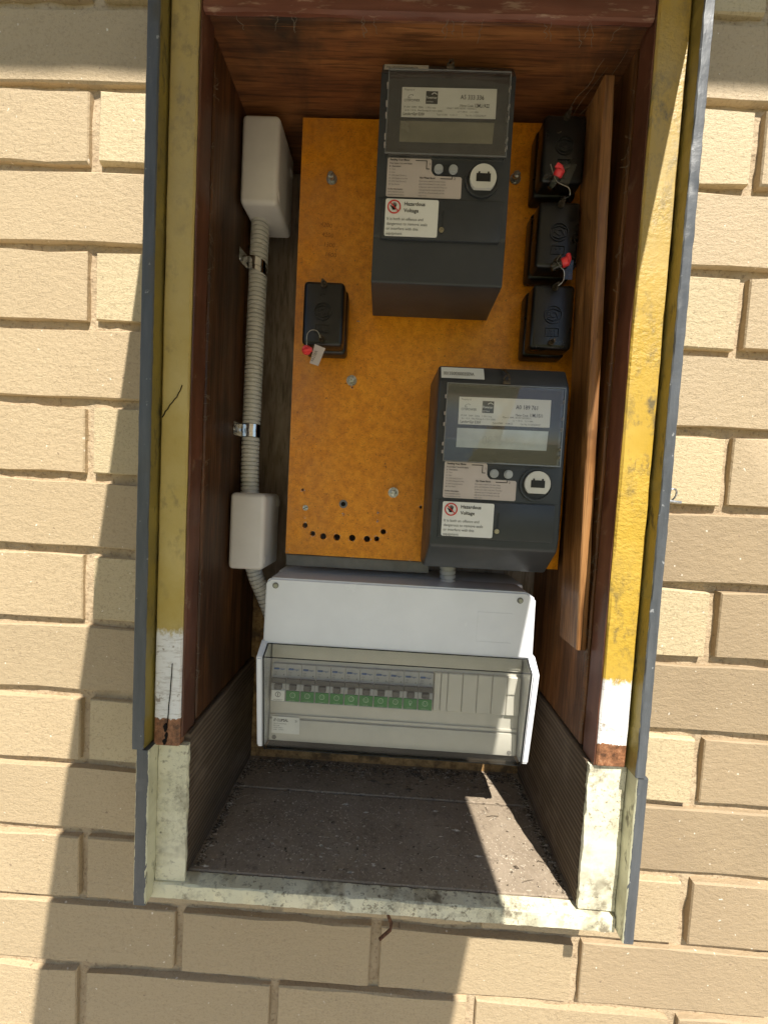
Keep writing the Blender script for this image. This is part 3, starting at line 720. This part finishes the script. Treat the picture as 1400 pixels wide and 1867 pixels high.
    text(bm, line2 + '   Max Ratings A + N = 100A', *P(.0240, -.0516), .0016, y, sx=.98); text(bm, 'Ld = 100 A     L1 = 40A', *P(.0760, -.0516), .0016, y, sx=.95)
    text(bm, 'Type U1200    ' + date, *P(.0555, -.0550), .0017, y, sx=.90); text(bm, 'Cat. No. U1225223KCP', *P(.0840, -.0550), .0017, y, sx=.86)
    obj('fine_print', bm, INKG, lb, smooth=0)
    bm = NB(); text(bm, 'Powercor', *P(.0447, -.0398), .0026, y - .0002, sx=.72, bold=.008); text(bm, 'AUSTRALIA', *P(.0449, -.0432), .0012, y - .0002, sx=.8)
    for a in range(6):
        t0, t1 = math.pi * (.15 + .12 * a), math.pi * (.27 + .12 * a)
        flat(bm, [(X + .0525 + r * math.cos(q), ZT - .0370 + r * math.sin(q)) for r, q in ((.0024, t0), (.0031, t0), (.0031, t1), (.0024, t1))], y - .0002)
    obj('white_print', bm, WPRINT, lb, smooth=0)
    bm = NB(); prism(bm, [P(.0202, -.0608), P(.1130, -.0600), P(.1123, -.0798), P(.0202, -.0805)], 'y', f - .0012, f); lc = obj('display', bm, LCD if long_cover else LCD2, t, smooth=0)
    bm = NB(); text(bm, '102344' if long_cover else '087519', *P(.046, -.0765), .0095, f - .0014, sx=.85); text(bm, 'kWh', *P(.089, -.0762), .004, f - .0014, sx=.9); obj('digits', bm, LCDINK if long_cover else LCDINK2, lc, smooth=0)
    bm = NB(); box(bm, X + .0205, X + .0255, f - .0011, f, ZT - .0876, ZT - .0868); box(bm, X + .0475, X + .0530, f - .0011, f, ZT - .0879, ZT - .0871); obj('pulse_marks', bm, INK, fp, smooth=0)
    # clear window cover, rim standing proud
    bm = NB(); box(bm, X + .0068, X + .1255, f - .0058, f - .0044, ZT - .0960, ZT - .0170, .0010)
    for a in ((.0068, .0082, -.0960, -.0170), (.1241, .1255, -.0960, -.0170), (.0082, .1241, -.0184, -.0170), (.0082, .1241, -.0960, -.0946)):
        box(bm, X + a[0], X + a[1], f - .0044, f - .0002, ZT + a[2], ZT + a[3])
    win = obj('window', bm, CLEAR, t)
    bm = NB()
    for a in ((.0066, .0076, -.0962, -.0168), (.1247, .1257, -.0962, -.0168), (.0076, .1247, -.0176, -.0168), (.0076, .1247, -.0962, -.0952)):
        box(bm, X + a[0], X + a[1], f - .0064, f - .0059, ZT + a[2], ZT + a[3])
    obj('window_rim', bm, RIM, win, smooth=0)
    bm = NB()
    for z in (-.030, -.047, -.058, -.078, -.086):
        for x in (.0062, .1257): box(bm, X + x - .0007, X + x + .0007, f - .0052, f - .0012, ZT + z - .0016, ZT + z + .0016, .0003, 1)
    obj('clip', bm, PAPER2, win)
    # instruction label (stepped outline)
    bm = NB(); prism(bm, [P(.0105, -.0958), P(.0522, -.0958), P(.0536, -.0970), P(.0538, -.1070), P(.0550, -.1095), P(.0575, -.1117), P(.0832, -.1122), P(.0845, -.1136), P(.0846, -.1318), P(.0834, -.1330), P(.0110, -.1330), P(.0097, -.1318), P(.0097, -.0970)], 'y', f - .0006, f + .001)
    il = obj('instruction_label', bm, PAPER2, t, smooth=0); y = f - .0009
    bm = NB(); text(bm, 'Reading Your Meter', *P(.0122, -.0985), .0020, y, sx=.86, bold=.02); text(bm, 'Press button 1 to scroll display', *P(.0120, -.1017), .0015, y, sx=.86, bold=.012)
    text(bm, '#   Description', *P(.0120, -.1045), .0015, y, sx=.86, bold=.012); text(bm, 'Hot Water Boost', *P(.0425, -.1150), .0018, y, sx=.86, bold=.02)
    text(bm, 'Further Information:', *P(.0112, -.1265), .0015, y, sx=.86, bold=.015); text(bm, '1', *P(.0512, -.1020), .0024, y); text(bm, '2', *P(.0765, -.1152), .0024, y)
    for q in ((.0376, .0491, -.0982, -.0975), (.0484, .0491, -.1052, -.0982), (.0484, .0520, -.1059, -.1052), (.0630, .0750, -.1148, -.1141), (.0743, .0750, -.1141, -.1122)):
        flat(bm, [P(q[0], q[2]), P(q[1], q[2]), P(q[1], q[3]), P(q[0], q[3])], y)
    obj('print', bm, INK, il, smooth=0)
    bm = NB()
    for i, s in enumerate(('01  Time', '02  Date', '03  kWh Used (Circuit 1)', '05  kWh Delivered to Grid', '07  kWh Used (Circuit 2)', '88  Test Pattern')): text(bm, s, *P(.0118, -.1074 - .0029 * i), .0014, y, sx=.86)
    for i, s in enumerate(('www.citipower.com.au', 'www.powercor.com.au')): text(bm, s, *P(.0112, -.1291 - .0027 * i), .0014, y, sx=.9)
    for i, s in enumerate(('If you have an electric hot water heater,', 'press and hold button 2 for five seconds', 'to heat your water at any time. The power', 'consumed may be charged at peak rate,', 'and will turn off automatically once the', 'water is hot.')): text(bm, s, *P(.0420, -.1180 - .0028 * i), .0014, y, sx=.84)
    obj('fine_print', bm, INKG, il, smooth=0)
    # hazard sticker
    bm = NB(); prism(bm, rrect(X + .0100, X + .0628, ZT - .1725, ZT - .1368, .0018), 'y', f - .0030, f); hz = obj('hazard_sticker', bm, PAPER, t, smooth=0); y = f - .0034
    bm = NB(); text(bm, 'Hazardous', *P(.0285, -.1432), .0037, y, sx=.94, bold=.014); text(bm, 'Voltage', *P(.0285, -.1496), .0037, y, sx=.94, bold=.014); hand_icon(bm, X + .0187, ZT - .1448, .0055, y); obj('print', bm, INK, hz, smooth=0)
    bm = NB()
    for i, s in enumerate(('It is both an offence and', 'dangerous to remove seals', 'or interfere with this', 'equipment')): text(bm, s, *P(.0118, -.1577 - .0047 * i), .0029, y, sx=.93)
    obj('warning_text', bm, INKG, hz, smooth=0)
    bm = NB(); ring(bm, X + .0187, ZT - .1448, .0055, .0067, y - .0002, y, 26); q = .0058; flat(bm, [P(.0187 - q * .75, -.1448 + q * .62), P(.0187 - q * .62, -.1448 + q * .75), P(.0187 + q * .75, -.1448 - q * .62), P(.0187 + q * .62, -.1448 - q * .75)], y - .0003); obj('prohibition_sign', bm, REDP, hz, smooth=0)
    # bar-code sticker on the sloping top edge
    sy = lambda z: f + (z + .0145) * .591 - .0006
    bm = NB(); zz0, zz1 = -.0100, .0034
    v = [bm.verts.new((X + x, sy(z) - .0003, ZT + z)) for x, z in ((.0012, zz0), (.0455, zz0), (.0455, zz1), (.0012, zz1))]; bm.faces.new(v); bs = obj('serial_sticker', bm, PAPER, t, smooth=0)
    bm = NB(); text(bm, barcode, *P(.0036, -.0062), .0042, 0, sx=.66, bold=.006)
    for v in bm.verts: v.co.y = sy(v.co.z - ZT) - .0007
    obj('print', bm, INKG, bs, smooth=0)
    # push buttons
    bm = NB(); prism(bm, rrect(X + .0555, X + .0808, ZT - .1108, ZT - .1006, .005, 6), 'y', f - .0007, f + .001); bp_ = obj('button_surround', bm, METER_D, t)
    for x in (.0609, .0754):
        bm = NB(); prism(bm, circle(X + x, ZT - .1057, .0045, 20), 'y', f - .0032, f); bmesh.ops.bevel(bm, geom=[e for e in bm.edges if all(v.co.y < f - .003 for v in e.verts)], offset=.0012, segments=2, affect='EDGES'); obj('button', bm, BUTTON, bp_)
    # optical port
    bm = NB(); ring(bm, X + .1045, ZT - .1150, .0152, .0170, f - .0022, f, 36); po = obj('optical_port', bm, METER, t)
    bm = NB(); prism(bm, circle(X + .1045, ZT - .1150, .0153, 32), 'y', f - .0005, f + .001); obj('recess', bm, METER_D, po)
    cd = [(X + .1052 + .0130 * math.cos(a), ZT - .1140 + .0130 * math.sin(a)) for a in [R(-50 + 280 * i / 26) for i in range(27)]]
    bm = NB(); prism(bm, cd, 'y', f - .0040, f - .0005); obj('port_disc', bm, DISC, po)
    bm = NB(); box(bm, X + .0982, X + .1122, f - .0044, f - .0030, ZT - .1180, ZT - .1105); box(bm, X + .1000, X + .1017, f - .0044, f - .0030, ZT - .1105, ZT - .1088); box(bm, X + .1090, X + .1107, f - .0044, f - .0030, ZT - .1105, ZT - .1088); obj('port_window', bm, LID_PORT_BLACK, po, smooth=0)
    # wire seal at the top
    bm = NB(); cx, cz = X + .066, ZT - .0085
    tube(bm, [(cx - .001, f + .010, cz + .012), (cx, f + .002, cz + .009), (cx + .002, f - .004, cz + .003), (cx + .003, f - .006, cz - .002), (cx, f - .006, cz - .005), (cx - .0025, f - .005, cz - .002), (cx, f - .004, cz + .002)], .0011, 7)
    box(bm, cx - .0035, cx + .004, f - .0075, f - .004, cz - .0075, cz - .0040, .0008); obj('wire_seal', bm, OLDBOLT, t)
    return t
meter(.3185, -.0805, True, 'A5 333 336', '12ML1/A22', '00135003000A4636', 'upper charcoal meter with long terminal cover, serial A5 333 336', '2x Ib = 10 A', '11-01-11')
meter(.3935, -.3793, False, 'A0 189 761', '11ML1/S11', '0013500300035E9A', 'lower charcoal meter with sloping foot, serial A0 189 761', 'Ib = 10 A', '10-08-25')

# ------------------------------------------------------------------ service fuses
def fuse(X, ZT, label, lower_bolt=True):
    W_, H_ = .0460, .0705; f = .0015
    t = thing('service_fuse', (X + W_ / 2, YB, ZT - H_), label, 'fuse', 'black service fuses')
    bm = NB(); box(bm, X - .0012, X + W_ + .0012, YB - .020, YB, ZT - H_ - .0015, ZT + .0015, .004, 3); obj('base', bm, BLACK, t)
    bm = NB(); box(bm, X, X + W_, f, YB - .018, ZT - H_, ZT, .0050, 4); cv = obj('cover', bm, BLACK, t)
    cx, cz = X + W_ * .5, ZT - .0335; y = f - .0011
    bm = NB(); ring(bm, cx, cz, .0090, .0100, y, f + .001, 30)
    text(bm, 'ECV', cx, cz - .0032, .0064, f - .0002, sx=.95, align='CENTER', bold=.012, thick=.06)
    for s in (1, -1):
        for a, b in (((-.0078, .0042), (0, .0072)), ((0, .0072), (.0078, .0042))):
            prism(bm, [(cx + a[0], cz + s * a[1]), (cx + b[0], cz + s * b[1]), (cx + b[0], cz + s * (b[1] - .0009)), (cx + a[0], cz + s * (a[1] - .0009))], 'y', y, f + .001)
    obj('maker_emblem', bm, BLACK, cv, smooth=0)
    bm = NB()
    for q in ((-.0075, .0075, -.0150, -.0143), (-.0075, .0075, -.0237, -.0230), (-.0075, -.0068, -.0230, -.0150), (.0068, .0075, -.0230, -.0150)):
        box(bm, cx + q[0], cx + q[1], y, f + .001, cz + q[2], cz + q[3])
    text(bm, '55 A', cx, cz - .0188, .0026, f - .0002, align='CENTER', bold=.015, thick=.06); text(bm, '240 V', cx, cz - .0225, .0026, f - .0002, align='CENTER', bold=.015, thick=.06)
    obj('rating_mark', bm, BLACK, cv, smooth=0)
    for z, on in ((-.0045, True), (-.0640, lower_bolt)):
        if not on: continue
        bm = NB(); prism(bm, circle(cx, ZT + z, .0036, 16), 'y', f - .002, f + .001); prism(bm, circle(cx, ZT + z, .0026, 6), 'y', f - .0065, f - .002); prism(bm, circle(cx, ZT + z, .0014, 10), 'y', f - .010, f - .0065)
        obj('stud_nut', bm, OLDBOLT, t)
    return t
fuse(.2395, -.2785, 'black service fuse alone on the left of the orange panel')
fuse(.4930, -.0930, 'topmost black service fuse of the column beside the batten')
fuse(.4935, -.1835, 'middle black service fuse of the column beside the batten')
fuse(.4938, -.2715, 'lowest black service fuse of the column beside the batten')
# ------------------------------------------------------------------ red security seals
def seal(cx, cz, label, wire, cap_dir, tagpts, y=-.012):
    t = thing('security_seal', (cx, y, cz), label, 'seal', 'red wire seals')
    d = Vector(cap_dir).normalized()
    c = Vector((cx, y, cz))
    bm = NB(); tube(bm, [c - d * .002, c - d * .0005, c + d * .0035, c + d * .0045], .0048, 16, radii=[.0040, .0050, .0050, .0036])
    s = d.cross(Vector((0, 1, 0))).normalized() if abs(d.y) < .9 else Vector((1, 0, 0))
    tube(bm, [c + d * .003 - s * .0045, c + d * .0050 + s * .001, c + d * .0062 + s * .0062], .002, 8, radii=[.0016, .0032, .0024]); obj('plug', bm, SEAL, t)
    bm = NB(); tube(bm, [c - d * .0125, c - d * .0115, c - d * .0022], .0052, 16, radii=[.0034, .0050, .0052]); obj('housing', bm, TAGCLEAR, t)
    bm = NB(); prism(bm, tagpts, 'y', y + .001, y + .0018); tg = obj('tag', bm, TAGCLEAR if y < -.011 else PAPER2, t, smooth=0)
    bm = NB(); tube(bm, smooth_path(wire, 6), .00042, 6); obj('wire', bm, ZINC, t)
    return t
seal(.2490, -.3590, 'red seal with paper tag wired to the lone left fuse', [(.2630, -.009, -.3450), (.2600, -.012, -.3395), (.2540, -.013, -.3390), (.2495, -.013, -.3440), (.2490, -.011, -.3545)], (.1, -.75, -.4), [(.2573, -.3522), (.2690, -.3562), (.2620, -.3755), (.2526, -.3728)], y=-.010)
bm = NB(); text(bm, '66238A', .2560, -.3715, .0036, -.0092, sx=.8, rot=1.15)
sl_ = [o for o in bpy.data.objects if o.name == 'tag'][0]; obj('number', bm, INKG, sl_, smooth=0)
seal(.5055, -.1690, 'red seal with clear tag between the top and middle right fuses', [(.5160, -.008, -.1885), (.5190, -.014, -.1900), (.5166, -.017, -.1850), (.5100, -.015, -.1800), (.5040, -.013, -.1740), (.4973, -.013, -.1583)], (.35, -.55, .75), [(.5113, -.1571), (.5250, -.1572), (.5170, -.1801), (.5083, -.1776)], y=-.0135)
seal(.5180, -.2580, 'red seal with clear tag between the middle and lowest right fuses', [(.5165, -.008, -.2790), (.5195, -.013, -.2760), (.5180, -.017, -.2690), (.5145, -.016, -.2640), (.5110, -.013, -.2560), (.5150, -.012, -.2500)], (.95, -.35, .35), [(.5212, -.2525), (.5290, -.2550), (.5286, -.2748), (.5206, -.2740)], y=-.0135)

# ------------------------------------------------------------------ junction boxes, conduit, clips
def junction(x0, x1, y0, y1, z0, z1, label, discs):
    t = thing('junction_box', ((x0 + x1) / 2, y1, z0), label, 'junction box', 'grey plastic junction boxes')
    bm = NB(); box(bm, x0, x1, y0, y1, z0, z1, .0058, 4)
    obj('housing', bm, BOX_PL, t)
    for y, z in discs:
        bm = NB(); tube(bm, [(x1 - .001, y, z), (x1 + .0004, y, z)], .0060, 18); tube(bm, [(x1 + .0003, y, z), (x1 + .0007, y, z)], .0042, 18); obj('screw_cap', bm, BOX_PL, t)
    return t
junction(.1515, .1965, .030, .095, -.1780, -.0765, 'upper grey junction box in the dark top left corner', ((.040, -.163), (.084, -.100)))
junction(.1520, .1960, .030, .092, -.6150, -.5200, 'lower grey junction box beside the bottom of the orange panel', ((.041, -.604), (.084, -.532)))
def corrugated(bm, pts, r, pitch=.0053, n=20):
    # resample the path, then alternate ridge and groove radii
    P_ = [Vector(p) for p in pts]; out = []; 
    tot = sum((b - a).length for a, b in zip(P_, P_[1:])); k = int(tot / pitch)
    def at(d):
        for a, b in zip(P_, P_[1:]):
            l = (b - a).length
            if d <= l: return a + (b - a) * (d / l)
            d -= l
        return P_[-1]
    pp, rr_ = [], []
    for i in range(k):
        for fr_, q in ((0, .86), (.20, .86), (.26, 1.0), (.94, 1.0)):
            pp.append(at((i + fr_) * tot / k)); rr_.append(r * q)
    return tube(bm, pp, r, n, radii=rr_, cap=False)
bm = NB(); corrugated(bm, smooth_path([(.1655, .064, -.176), (.1645, .064, -.26), (.1635, .064, -.38), (.1630, .064, -.47), (.1650, .062, -.522)]), .0112)
cn_ = obj('conduit', bm, COND, smooth=60); tag(cn_, 'long grey corrugated conduit between the two junction boxes', 'conduit', 'corrugated conduits')
bm = NB(); corrugated(bm, smooth_path([(.1700, .066, -.612), (.1750, .068, -.632), (.1850, .070, -.655), (.1950, .072, -.680), (.2030, .074, -.70)]), .0100)
tag(obj('conduit', bm, COND, smooth=60), 'short grey corrugated conduit running from lower junction box behind white switchboard', 'conduit', 'corrugated conduits')
bm = NB(); corrugated(bm, smooth_path([(.4270, .060, -.560), (.4270, .060, -.590), (.4285, .058, -.622)]), .0102, pitch=.0055)
tag(obj('conduit', bm, COND, smooth=60), 'pale conduit stub between the lower meter and the white switchboard', 'conduit', 'corrugated conduits')
for z, tilt, lab in ((-.2330, .25, 'bright steel saddle clip on the upper part of the conduit'), (-.4400, 0.0, 'bright steel saddle clip on the lower part of the conduit')):
    t = thing('saddle_clip', (.164, .064, z - .008), lab, 'clip', 'steel saddle clips')
    bm = NB(); n = 20; cx, cy, r = .1637, .064, .0122
    path = [(.1500, cy - .024), (.1505, cy - .016)] + [(cx + r * math.cos(a), cy + r * math.sin(a)) for a in [R(210 + 190 * i / n) for i in range(n + 1)]]
    for zz0, zz1, ex in ((-.0080, -.0018, 0), (-.0018, .0018, .0008), (.0018, .0080, 0)):
        a_ = [bm.verts.new((x, y - (ex if i > 2 else 0), z + zz0 + tilt * (.164 - x))) for i, (x, y) in enumerate(path)]; b_ = [bm.verts.new((x, y - (ex if i > 2 else 0), z + zz1 + tilt * (.164 - x))) for i, (x, y) in enumerate(path)]
        for i in range(len(path) - 1): bm.faces.new((a_[i], a_[i + 1], b_[i + 1], b_[i]))
    obj('strap', bm, CHROME, t, smooth=60)
    bm = NB(); tube(bm, [(.1495, cy - .020, z), (.1520, cy - .020, z)], .0035, 14); obj('screw', bm, ZINC, t)

# ------------------------------------------------------------------ white switchboard
swb = thing('switchboard', (.366, .12, -.835), 'white switchboard with smoky lid over a row of circuit breakers', 'switchboard')
bm = NB(); box(bm, .2050, .5280, .0635, .128, -.8330, -.6200, .004, 2); obj('base', bm, WHITE_PL, swb)
bm = NB(); prism(bm, [(.2105, -.6195), (.5165, -.6195), (.5275, -.6270), (.5285, -.7000), (.2040, -.7000), (.2050, -.6250)], 'y', .0170, .0625)
bmesh.ops.bevel(bm, geom=[e for e in bm.edges], offset=.0022, segments=3, affect='EDGES', clamp_overlap=True); obj('cover', bm, WHITE_PL, swb)
ck = [(.060, -.6960), (.0185, -.6960), (.0005, -.7110), (.0150, -.8270), (.0180, -.8300), (.0245, -.8310), (.060, -.8310)]
for x0, x1 in ((.2020, .2095), (.5235, .5315)):
    bm = NB(); prism(bm, ck, 'x', x0, x1); bmesh.ops.bevel(bm, geom=[e for e in bm.edges], offset=.0015, segments=2, affect='EDGES', clamp_overlap=True); obj('cheek', bm, WHITE_PL, swb)
for x, z in ((.2170, -.6285), (.5085, -.6295)):
    bm = NB(); prism(bm, circle(x, z, .0036, 18), 'y', .0162, .020); s_ = obj('screw_recess', bm, FRAME, swb); bm = NB(); prism(bm, circle(x + .0004, z - .0004, .0024, 16), 'y', .0158, .020); obj('screw', bm, ZINC, s_)
bm = NB()
for q in ((.4600, .4604, -.6820, -.6460), (.4604, .5010, -.6464, -.6460), (.4604, .5010, -.6820, -.6816)): box(bm, q[0], q[1], .0166, .018, q[2], q[3])
text(bm, 'CLIPSAL', .470, -.6660, .0040, .0167, sx=1.0)
obj('moulded_mark', bm, WHITE_PL, swb, smooth=0)
bm = NB(); box(bm, .2105, .5225, .0340, .0600, -.8310, -.7005, .001); esc = obj('escutcheon', bm, ESC, swb)
bm = NB(); box(bm, .2115, .5215, .0310, .0340, -.7230, -.7030, .0008); box(bm, .2115, .5215, .0320, .0340, -.8000, -.7965, .0006); box(bm, .2115, .5215, .0310, .0338, -.8300, -.8020, .0008); obj('rib', bm, ESC, esc)
# circuit breakers
BZ = -.7300; BW = .0182
def breaker(cx):
    bm = NB(); f = .0262
    pr = [(.036, BZ), (f + .003, BZ), (f + .003, BZ - .0160), (f + .0005, BZ - .0175), (f + .0005, BZ - .0235), (f, BZ - .0240), (f, BZ - .0465), (.036, BZ - .0465)]
    prism(bm, pr, 'x', cx - BW / 2 + .00025, cx + BW / 2 - .00025)
    b = obj('circuit_breaker', bm, BRK, swb, org=(cx, .031, BZ - .0233), smooth=0)
    bm = NB(); box(bm, cx - BW / 2 + .0004, cx + BW / 2 - .0004, f - .0010, f + .002, BZ - .0232, BZ - .0168, .0005, 1); obj('toggle_bar', bm, TOG, b)
    bm = NB(); box(bm, cx - .0045, cx + .0045, f - .0035, f + .001, BZ - .0300, BZ - .0232, .0008, 1); obj('toggle', bm, TOG, b)
    bm = NB(); prism(bm, rrect(cx - .0072, cx - .0005, BZ - .0072, BZ - .0050, .0008, 2), 'y', f + .0025, f + .003); text(bm, 'hager', cx + .0000, BZ - .0071, .0022, f + .0026, sx=.95, bold=.01); obj('brand_mark', bm, BLUE, b, smooth=0)
    bm = NB(); text(bm, 'C20', cx - .0070, BZ - .0112, .0018, f + .0026, sx=.9); text(bm, '6000', cx - .0070, BZ - .0140, .0014, f + .0026, sx=.9); flat(bm, [(cx + .0045, BZ - .0140), (cx + .0065, BZ - .0140), (cx + .0055, BZ - .0120)], f + .0026); obj('rating_print', bm, INKG, b, smooth=0)
    return b
def label_part(b, cx, green, icon, num):
    f = .0262
    bm = NB(); box(bm, cx - .0083, cx + .0083, f - .0010, f + .001, BZ - .0452, BZ - .0318, .0004, 1); l = obj('circuit_label', bm, GREEN if green else PAPER, b)
    bm = NB(); y = f - .0012; cz = BZ - .0370
    if icon == 'lamp':
        ring(bm, cx, cz + .0008, .0016, .0021, y, y + .0003, 16); box(bm, cx - .0008, cx + .0008, y, y + .0003, cz - .0032, cz - .0013)
    else:
        ring(bm, cx, cz, .0028, .0034, y, y + .0003, 20)
        if icon == 'switch': box(bm, cx - .0004, cx + .0004, y, y + .0003, cz - .0018, cz + .0018)
        else:
            for a, px, pz in ((.6, -.0012, .0005), (-.6, .0012, .0005), (0, 0, -.0014)):
                dx, dz = math.sin(a) * .0008, math.cos(a) * .0008; flat(bm, [(cx + px - dx - .0002, cz + pz - dz), (cx + px - dx + .0002, cz + pz - dz), (cx + px + dx + .0002, cz + pz + dz), (cx + px + dx - .0002, cz + pz + dz)], y)
    text(bm, num, cx, BZ - .0442, .0013, y, align='CENTER'); obj('symbol', bm, WPRINT2 if green else INK, l, smooth=0)
proto = None
for i in range(11):
    cx = .2137 + BW * (i + .5)
    if proto is None: b = breaker(cx); proto = b; kids = list(b.children)
    else: b = dup(proto, (cx, .031, BZ - .0233), swb, kids=False); [dup(k, ORG[b] + (ORG[k] - ORG[proto]), b, kids=False) for k in kids]
    label_part(b, cx, i > 0, 'switch' if i == 0 else ('lamp' if i == 9 else 'socket'), 'MAINSWITCH' if i == 0 else ('LIGHTS 1' if i == 9 else 'POWER %d' % i))
x = .4150
for wd in (.0085, .0085, .0182, .0182, .0182, .0182, .0165):
    bm = NB(); box(bm, x + .0003, x + wd - .0003, .0290, .036, BZ - .0475, BZ + .0010, .0008, 1); obj('blank_cover', bm, ESC, swb); x += wd
bm = NB(); prism(bm, [(.2150, -.7985), (.2500, -.7985), (.2500, -.8200), (.2150, -.8200)], 'y', .0305, .0312); ml = obj('maker_label', bm, PAPER, swb, smooth=0)
bm = NB(); prism(bm, [(.2172, -.8045), (.2182, -.8010), (.2188, -.8010), (.2178, -.8045)], 'y', .0302, .0306); prism(bm, [(.2186, -.8045), (.2196, -.8010), (.2202, -.8010), (.2192, -.8045)], 'y', .0302, .0306)
text(bm, 'CLIPSAL', .2212, -.8045, .0034, .0303, sx=.86, bold=.02); text(bm, '21', .2440, -.8045, .0028, .0303); obj('print', bm, INK, ml, smooth=0)
bm = NB()
for i, s in enumerate(('MADE IN AUSTRALIA', 'IP40  IK08', 'AS/NZS 61439-3', 'In 80A   Un 240V~')): text(bm, s, .2172, -.8080 - .0026 * i, .0014, .0303, sx=.9)
obj('fine_print', bm, INKG, ml, smooth=0)
for x, z in ((.2185, -.8255), (.5130, -.8255)):
    bm = NB(); prism(bm, circle(x, z, .0027, 16), 'y', .0302, .032); obj('cover_screw', bm, FRAME, esc)
# smoky lid: outer skin with returned ends
op = [(.0290, -.7008), (.0180, -.7008), (.0020, -.7105), (.0155, -.8265), (.0215, -.8345), (.0480, -.8350)]
ip = [(.0480, -.8330), (.0222, -.8325), (.0175, -.8258), (.0042, -.7112), (.0186, -.7028), (.0290, -.7028)]
bm = NB(); prism(bm, op + ip, 'x', .2125, .5205); lid = obj('lid', bm, SMOKE, swb, smooth=0)
bm = NB()
for x0, x1 in ((.2102, .2122), (.5208, .5228)): prism(bm, op, 'x', x0, x1)
obj('lid_end', bm, SMOKE, lid, smooth=0)
bm = NB()
for pts in ([(.2110, .0175, -.7002), (.5222, .0175, -.7002)], [(.2110, .0015, -.7102), (.5222, .0015, -.7102)], [(.2110, .0480, -.8357), (.5222, .0480, -.8357)]): tube(bm, pts, .0006, 6)
for x in (.2104, .5226): tube(bm, [(x, .0172, -.7004), (x, .0014, -.7104), (x, .0148, -.8268), (x, .0210, -.8348)], .0010, 6)
box(bm, .2110, .5222, .0225, .0480, -.8362, -.8354); obj('lid_edge_dark', bm, LID_PORT_BLACK, lid, smooth=0)  # dark edge refraction of the clear lid, built as black lines

# ------------------------------------------------------------------ litter on the sill, cobwebs
def litter(name, n, mat, label, smin, smax, seed, edge):
    bm = NB(); rr_ = random.Random(seed)
    for _ in range(n):
        if rr_.random() < edge:
            k = rr_.random()
            if k < .6: x, y = rr_.uniform(.158, .560), .132 - abs(rr_.gauss(0, .014))
            elif k < .8: x, y = .156 + abs(rr_.gauss(0, .004)), rr_.uniform(-.04, .125)
            else: x, y = .561 - abs(rr_.gauss(0, .004)), rr_.uniform(-.04, .125)
        else: x, y = rr_.uniform(.16, .558), rr_.triangular(-.050, .12, -.02)
        z = (-.9296 if y < .0745 else -.9286) + .0004
        s = rr_.uniform(smin, smax) * (2.0 if rr_.random() < .10 else 1); a = rr_.uniform(0, 6.28); el = rr_.choice((1, 1, 1.5, 3.0))
        c = [Vector((s * el * math.cos(a + t) * (.35 + .65 * abs(math.cos(t))), s * math.sin(a + t) * .8, 0)) for t in (0, 1.6, 3.1, 4.7)]
        v = [bm.verts.new((x + p.x, y + p.y, z)) for p in c]; tp = bm.verts.new((x, y, z + s * rr_.uniform(.4, 1.0)))
        for i in range(4): bm.faces.new((v[i], v[(i + 1) % 4], tp))
    for _ in range(n // 110):
        x, y, a, l = rr_.uniform(.17, .55), rr_.uniform(-.04, .125), rr_.uniform(0, 3.14), rr_.uniform(.004, .011)
        tube(bm, [(x - l * math.cos(a), y - l * math.sin(a) * .6, -.9284), (x, y + rr_.uniform(-.001, .001), -.9276), (x + l * math.cos(a), y + l * math.sin(a) * .6, -.9284)], .00035, 4)
    tag(obj(name, bm, mat, smooth=0), label, 'litter', kind='stuff')
litter('pale_litter', 2300, DEBRIS, 'pale flakes and chips scattered over the brown sill', .0003, .0012, 3, .62)
litter('dark_litter', 1700, DEBRIS_D, 'dark crumbs and leaf litter gathered along the back of the sill', .0005, .0017, 4, .93)
bm = NB(); rr_ = random.Random(9)
def strand(p, r=.00022, sag=.004):
    pts = []
    for i in range(7):
        t = i / 6; q = Vector(p[0]).lerp(Vector(p[1]), t); q.z -= sag * 4 * t * (1 - t); q.x += rr_.uniform(-.0016, .0016); q.y += rr_.uniform(-.001, .001); pts.append(q)
    tube(bm, smooth_path(pts, 3), r, 4)
for p in (((.545, -.025, -.055), (.520, .0, -.085), .0002), ((.520, .0, -.085), (.513, .003, -.100), .00022), ((.513, .003, -.100), (.508, .0, -.115), .00022), ((.513, .003, -.100), (.515, .001, -.092), .0002), ((.560, -.030, -.060), (.530, .0, -.095), .00016), ((.555, -.02, -.05), (.505, .02, -.11), .00016)): strand(p[:2], p[2])
for _ in range(18):
    x = rr_.uniform(.16, .56); strand(((x, -.0590, -.0725), (x + rr_.uniform(-.006, .006), -.048, -.0700 - rr_.uniform(.003, .011))), .00018, 0)
for _ in range(40):
    z = rr_.uniform(-.75, -.1); strand(((.1500, -.035, z), (.1500 + rr_.uniform(.0, .004), -.030, z + rr_.uniform(-.012, .012))), .00016, 0)
    z = rr_.uniform(-.75, -.1); strand(((.5655, -.036, z), (.5655 - rr_.uniform(.0, .004), -.030, z + rr_.uniform(-.012, .012))), .00016, 0)
tag(obj('cobweb', bm, COBWEB), 'dusty cobweb strands under the top rail and along the trims', 'cobweb', kind='stuff')
